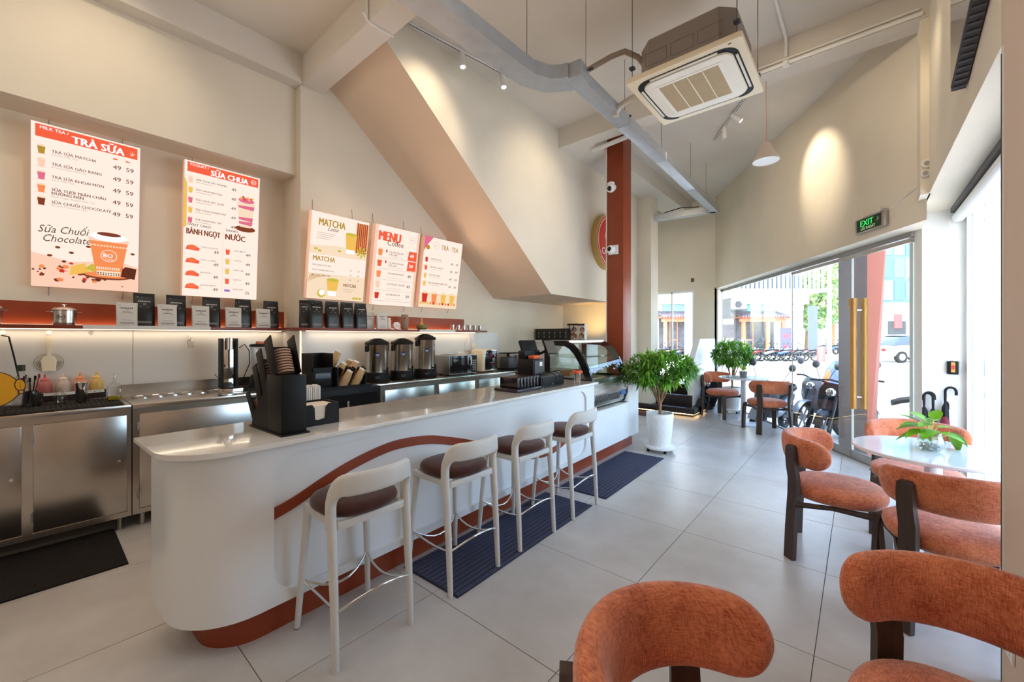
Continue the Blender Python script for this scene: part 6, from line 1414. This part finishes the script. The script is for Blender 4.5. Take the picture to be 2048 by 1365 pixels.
P = Print(); P.ring(0, 0, .36, .03, MATS['banner_red']); P.rect(-.2, .2, -.05, .05, mat('sign_pale', sr(220, 190, 200), .6)); P.build('print', t, axes((1, 0, 0), (0, 0, 1), (0, -1, 0), (0, -.065, 3.15)))
t = eo('red_bin', 'small red box post at the end of the motorbike row', 'bin', 17.6, 23.2, -.02)
b = MB(); b.lathe([(0, 0), (.2, 0), (.2, .75), (.14, .85), (0, .87)], seg=16); b.build('body', mat('bin_red', sr(226, 90, 84), .5), t)
# motorbikes
def make_bike(label, body, grp):
    t = thing('motorbike', label, 'motorbike', (0, 0, 0), 0, grp)
    for nm, x in (('front_wheel', .62), ('rear_wheel', -.60)):
        b = MB(); n = 24
        b.tube([(x+.245*math.cos(2*PI*k/n), 0, .29+.245*math.sin(2*PI*k/n)) for k in range(n)], .045, 8, closed=True); w_ = b.build(nm, M_BLACK, t, 60)
        b = MB(); b.cyl((x, -.035, .29), (x, .035, .29), .06, seg=12)
        for k in range(6): a = k*PI/3; b.obox((x+.13*math.cos(a), 0, .29+.13*math.sin(a)), (math.cos(a), 0, math.sin(a)), (0, 1, 0), .22, .02, .022)
        b.build('rim', M_GREY, w_)
    S = selln(14, 2.6)
    b = MB(); b.sweep([(Vector((x, 0, z)), (0, 1, 0), (0, 0, 1), w_, h) for x, z, w_, h in ((-.78, .74, .03, .03), (-.70, .70, .10, .07), (-.45, .62, .15, .11), (-.15, .52, .17, .12), (.05, .42, .16, .09), (.22, .40, .15, .08), (.32, .48, .16, .14))], S); b.build('body', body, t, 50)
    b = MB(); b.sweep([(Vector((x, 0, z)), (0, 1, 0), (.45, 0, .9), w_, h) for x, z, w_, h in ((.30, .48, .17, .14), (.38, .62, .20, .20), (.42, .80, .19, .16), (.46, .95, .13, .06))], S); b.build('front_shield', body, t, 50)
    b = MB(); b.sweep([(Vector((x, 0, z)), (0, 1, 0), (0, 0, 1), w_, .05) for x, z, w_ in ((-.76, .80, .07), (-.6, .80, .13), (-.3, .76, .14), (-.02, .70, .11), (.08, .66, .05))], S); b.build('seat', M_BLACK, t, 50)
    b = MB(); b.sweep([(Vector((.62+.31*math.cos(a), 0, .29+.31*math.sin(a))), (0, 1, 0), (math.cos(a), 0, math.sin(a)), .06, .012) for a in [.3+k*.3 for k in range(7)]], selln(8, 3)); b.build('front_fender', body, t, 50)
    b = MB(); b.tube([(.62, .07, .29), (.50, .07, .62), (.43, .05, .9)], .022, 6); b.tube([(.62, -.07, .29), (.50, -.07, .62), (.43, -.05, .9)], .022, 6); b.tube([(-.6, .1, .29), (-.1, .1, .33)], .03, 6); b.tube([(-.6, .09, .3), (-.5, .10, .6)], .025, 6); b.build('fork', M_DGREY, t, 50)
    b = MB(); b.tube([(.30, -.36, .98), (.34, -.22, 1.0), (.42, -.06, .98), (.42, .06, .98), (.34, .22, 1.0), (.30, .36, .98)], [.018, .018, .012, .012, .018, .018], 8); b.tube([(.38, -.3, 1.0), (.42, -.2, 1.01)], .005, 5); b.tube([(.38, .3, 1.0), (.42, .2, 1.01)], .005, 5); b.build('handlebar', M_BLACK, t, 50)
    for s in (-1, 1):
        b = MB(); b.tube([(.37, s*.2, 1.0), (.38, s*.25, 1.12), (.36, s*.29, 1.22)], .006, 6); b.sphere((.35, s*.30, 1.25), .055, 12, 1.15); b.build('mirror', M_DGREY, t, 60)
    b = MB(); b.sphere((.50, 0, .86), .075, 12); b.build('headlight', M_CHROME, t, 60)
    b = MB(); b.cyl((-.2, -.13, .28), (-.78, -.15, .36), .035, .05, 10); b.build('exhaust', M_STEELD, t, 50)
    b = MB(); b.sphere((-.80, 0, .72), .045, 8); b.build('tail_light', mat('tail_red', sr(190, 30, 30), .3), t, 60)
    b = MB(); b.cyl((-.12, .12, .25), (-.22, .20, .0), .010, seg=6); b.cyl((.0, .12, .28), (.02, .2, .3), .012, seg=6); b.build('kickstand', M_DGREY, t)
    return t
BC = {'black': mat('bike_black', sr(44, 46, 52), .25), 'silver': mat('bike_silver', sr(170, 176, 186), .3, .5), 'red': mat('bike_red', sr(176, 40, 50), .3), 'blue': mat('bike_blue', sr(70, 96, 150), .3), 'white': mat('bike_white', sr(226, 228, 232), .3)}
protos = {}
def bike(r, f, a, col, lab, grp, z=-.02, lean=0.12):
    if col not in protos: protos[col] = make_bike(lab, BC[col], grp); o = protos[col]
    else: o = copy_tree(protos[col]); o['label'] = lab; o['group'] = grp
    LABELS.append(lab); kk = K if f > 12 else 1.0; o.location = ex(r*kk, f*kk, -.324 if z < 0 else -.18); o.rotation_euler = (lean, 0, YAW+a); return o
G1 = 'motorbikes close outside the shop window'; G2 = 'motorbikes parked in a row across the street'; G3 = 'motorbikes crowded under the street trees'; G4 = 'motorbikes seen through the end window'
bike(5.35, 6.75, 3.75, 'black', 'black motorbike parked nearest the brown street column, mirrors above the chair', G1, lean=-.12)
bike(4.6, 7.25, 3.8, 'silver', 'silver motorbike outside the glass behind the small plant table', G1, lean=-.12)
bike(3.85, 8.1, 4.1, 'black', 'black motorbike outside the glass, farthest from the brown street column', G1, lean=-.12)
bike(5.75, 7.6, 3.6, 'silver', 'silver motorbike behind the black one nearest the brown column', G1, lean=-.12)
bike(6.2, 6.5, 2.75, 'white', 'white scooter outside between the terracotta column flank and the door edge', G1, lean=.12)
cols = ['black', 'black', 'red', 'black', 'silver', 'black', 'blue', 'black', 'black', 'silver', 'black']
for k, c in enumerate(cols):
    bike(12.9+k*.42, 23.8+(k % 2)*.25, 2.2+.06*(k % 3), c, '%s motorbike in the row across the street, %s from the red box post' % (c, ['first', 'second', 'third', 'fourth', 'fifth', 'sixth', 'seventh', 'eighth', 'ninth', 'tenth', 'eleventh'][10-k]), G2)
cw_ = ['black', 'red', 'silver', 'blue', 'black', 'black', 'white', 'red', 'black', 'blue']
for k, c in enumerate(cw_): bike(8.2+k*.40, 24.2+(k % 3)*.3, 2.1+.1*(k % 2), c, '%s motorbike in the row seen through the end window, %s from its jamb' % (c, ['first', 'second', 'third', 'fourth', 'fifth', 'sixth', 'seventh', 'eighth', 'ninth', 'tenth'][9-k]), G4)
for k in range(14):
    c = ['blue', 'black', 'red', 'silver', 'black'][k % 5]
    o = bike(23.4+(k % 7)*.95, 30+(k//7)*1.1, 1.6+.3*(k % 4), c, 'distant motorbike in the crowded rows under the street trees', G3, .1)
t = thing('rain_cover', 'blue and orange jacket draped over a parked motorbike beside the brown column', 'jacket', ex(6.05, 7.75, .45), YAW)
b = MB(); b.sweep([(Vector((x, 0, z)), (1, 0, 0), (0, 1, 0), w_, w_*.7) for x, z, w_ in ((0, -.05, .17), (.02, .1, .16), (.05, .28, .13), (.09, .42, .09), (.11, .50, .04))], selln(14, 2.2)); b.build('cloth', mat('jacket_blue', sr(110, 130, 190), .8, var=.3, scale=9), t, 60)
b = MB(); b.sweep([(Vector((x-.08, -.03, z)), (1, 0, 0), (0, 1, 0), w_, w_*.8) for x, z, w_ in ((0, .0, .07), (.0, .14, .075), (.03, .26, .05), (.06, .34, .02))], selln(12, 2.2)); b.build('sleeve', mat('jacket_orange', sr(226, 130, 80), .8), t, 60)
# cars
def car(lab, r, f, m, a=0.0):
    t = eo('car', lab, 'car', r, f, -.02, a)
    b = MB(); b.sweep([(Vector((x, 0, z)), (0, 1, 0), (0, 0, 1), w_, h) for x, z, w_, h in ((-2.2, .62, .70, .20), (-2.1, .62, .84, .30), (-1.0, .62, .88, .34), (1.2, .60, .88, .33), (1.95, .55, .82, .26), (2.15, .52, .70, .18))], selln(20, 5)); b.build('body', m, t, 40)
    b = MB(); b.sweep([(Vector((x, 0, z)), (0, 1, 0), (0, 0, 1), w_, h) for x, z, w_, h in ((-1.7, .95, .70, .04), (-1.2, 1.12, .70, .28), (-.4, 1.18, .70, .34), (.3, 1.15, .70, .30), (1.1, .93, .72, .04))], selln(20, 5)); b.build('cabin', mat('car_glass', sr(70, 80, 92), .1), t, 40)
    bx('roof', m, t, (-1.1, .2, -.60, .60, 1.47, 1.53), bev=.02)
    for x in (-1.35, 1.35):
        for s in (-1, 1): b = MB(); b.cyl((x, s*.72, .32), (x, s*.90, .32), .32, seg=24); w_ = b.build('wheel', M_BLACK, t, 40); b = MB(); b.cyl((x, s*.895, .32), (x, s*.91, .32), .19, seg=12); b.build('hubcap', M_GREY, w_)
    for s in (-1, 1): bx('headlight', M_CHROME, t, (2.0, 2.16, s*.62-.12, s*.62+.12, .55, .68)); bx('tail_light', MATS['tail_red'], t, (-2.22, -2.12, s*.65-.1, s*.65+.1, .62, .78))
    return t
car('white car passing on the street behind the terracotta column flank', 22.3, 23.0, BC['white'], .1); car('silver car in the street beyond the white car', 27.0, 27.0, BC['silver'], .0)
# orange low planter edge outside the glass
b = MB(); b.prism([(4.15, 6.05), (4.9, 5.7), (5.1, 5.95), (4.35, 6.35)], -.33, -.22, M=ME); tag(b.build('planter_curb', mat('tan_stone', sr(214, 176, 140), .7)), 'low tan stone curb outside the shop glass by the brown column', 'curb')

# added backdrop that gives the white side window some grey-green shading
t = thing('window_backdrop', 'added pale grey-green backdrop with upright bars behind the side window', 'building', (1.25, 7.7, -.324))
bx('wall', mat('pale_green_grey', sr(150, 158, 152), .6), t, (-.42, .9, 0, .4, 0, 3.4)); bx('upright', mat('upright_dark', sr(96, 102, 100), .5), t, (-.20, -.18, -.05, 0, 0, 3.4), (-.02, .0, -.05, 0, 0, 3.4)); bx('upright_white', mat('upright_pale', sr(190, 192, 188), .5), t, (-.17, -.08, -.04, 0, 0, 3.4), (.02, .10, -.04, 0, 0, 3.4))
print('objects', len(bpy.data.objects))
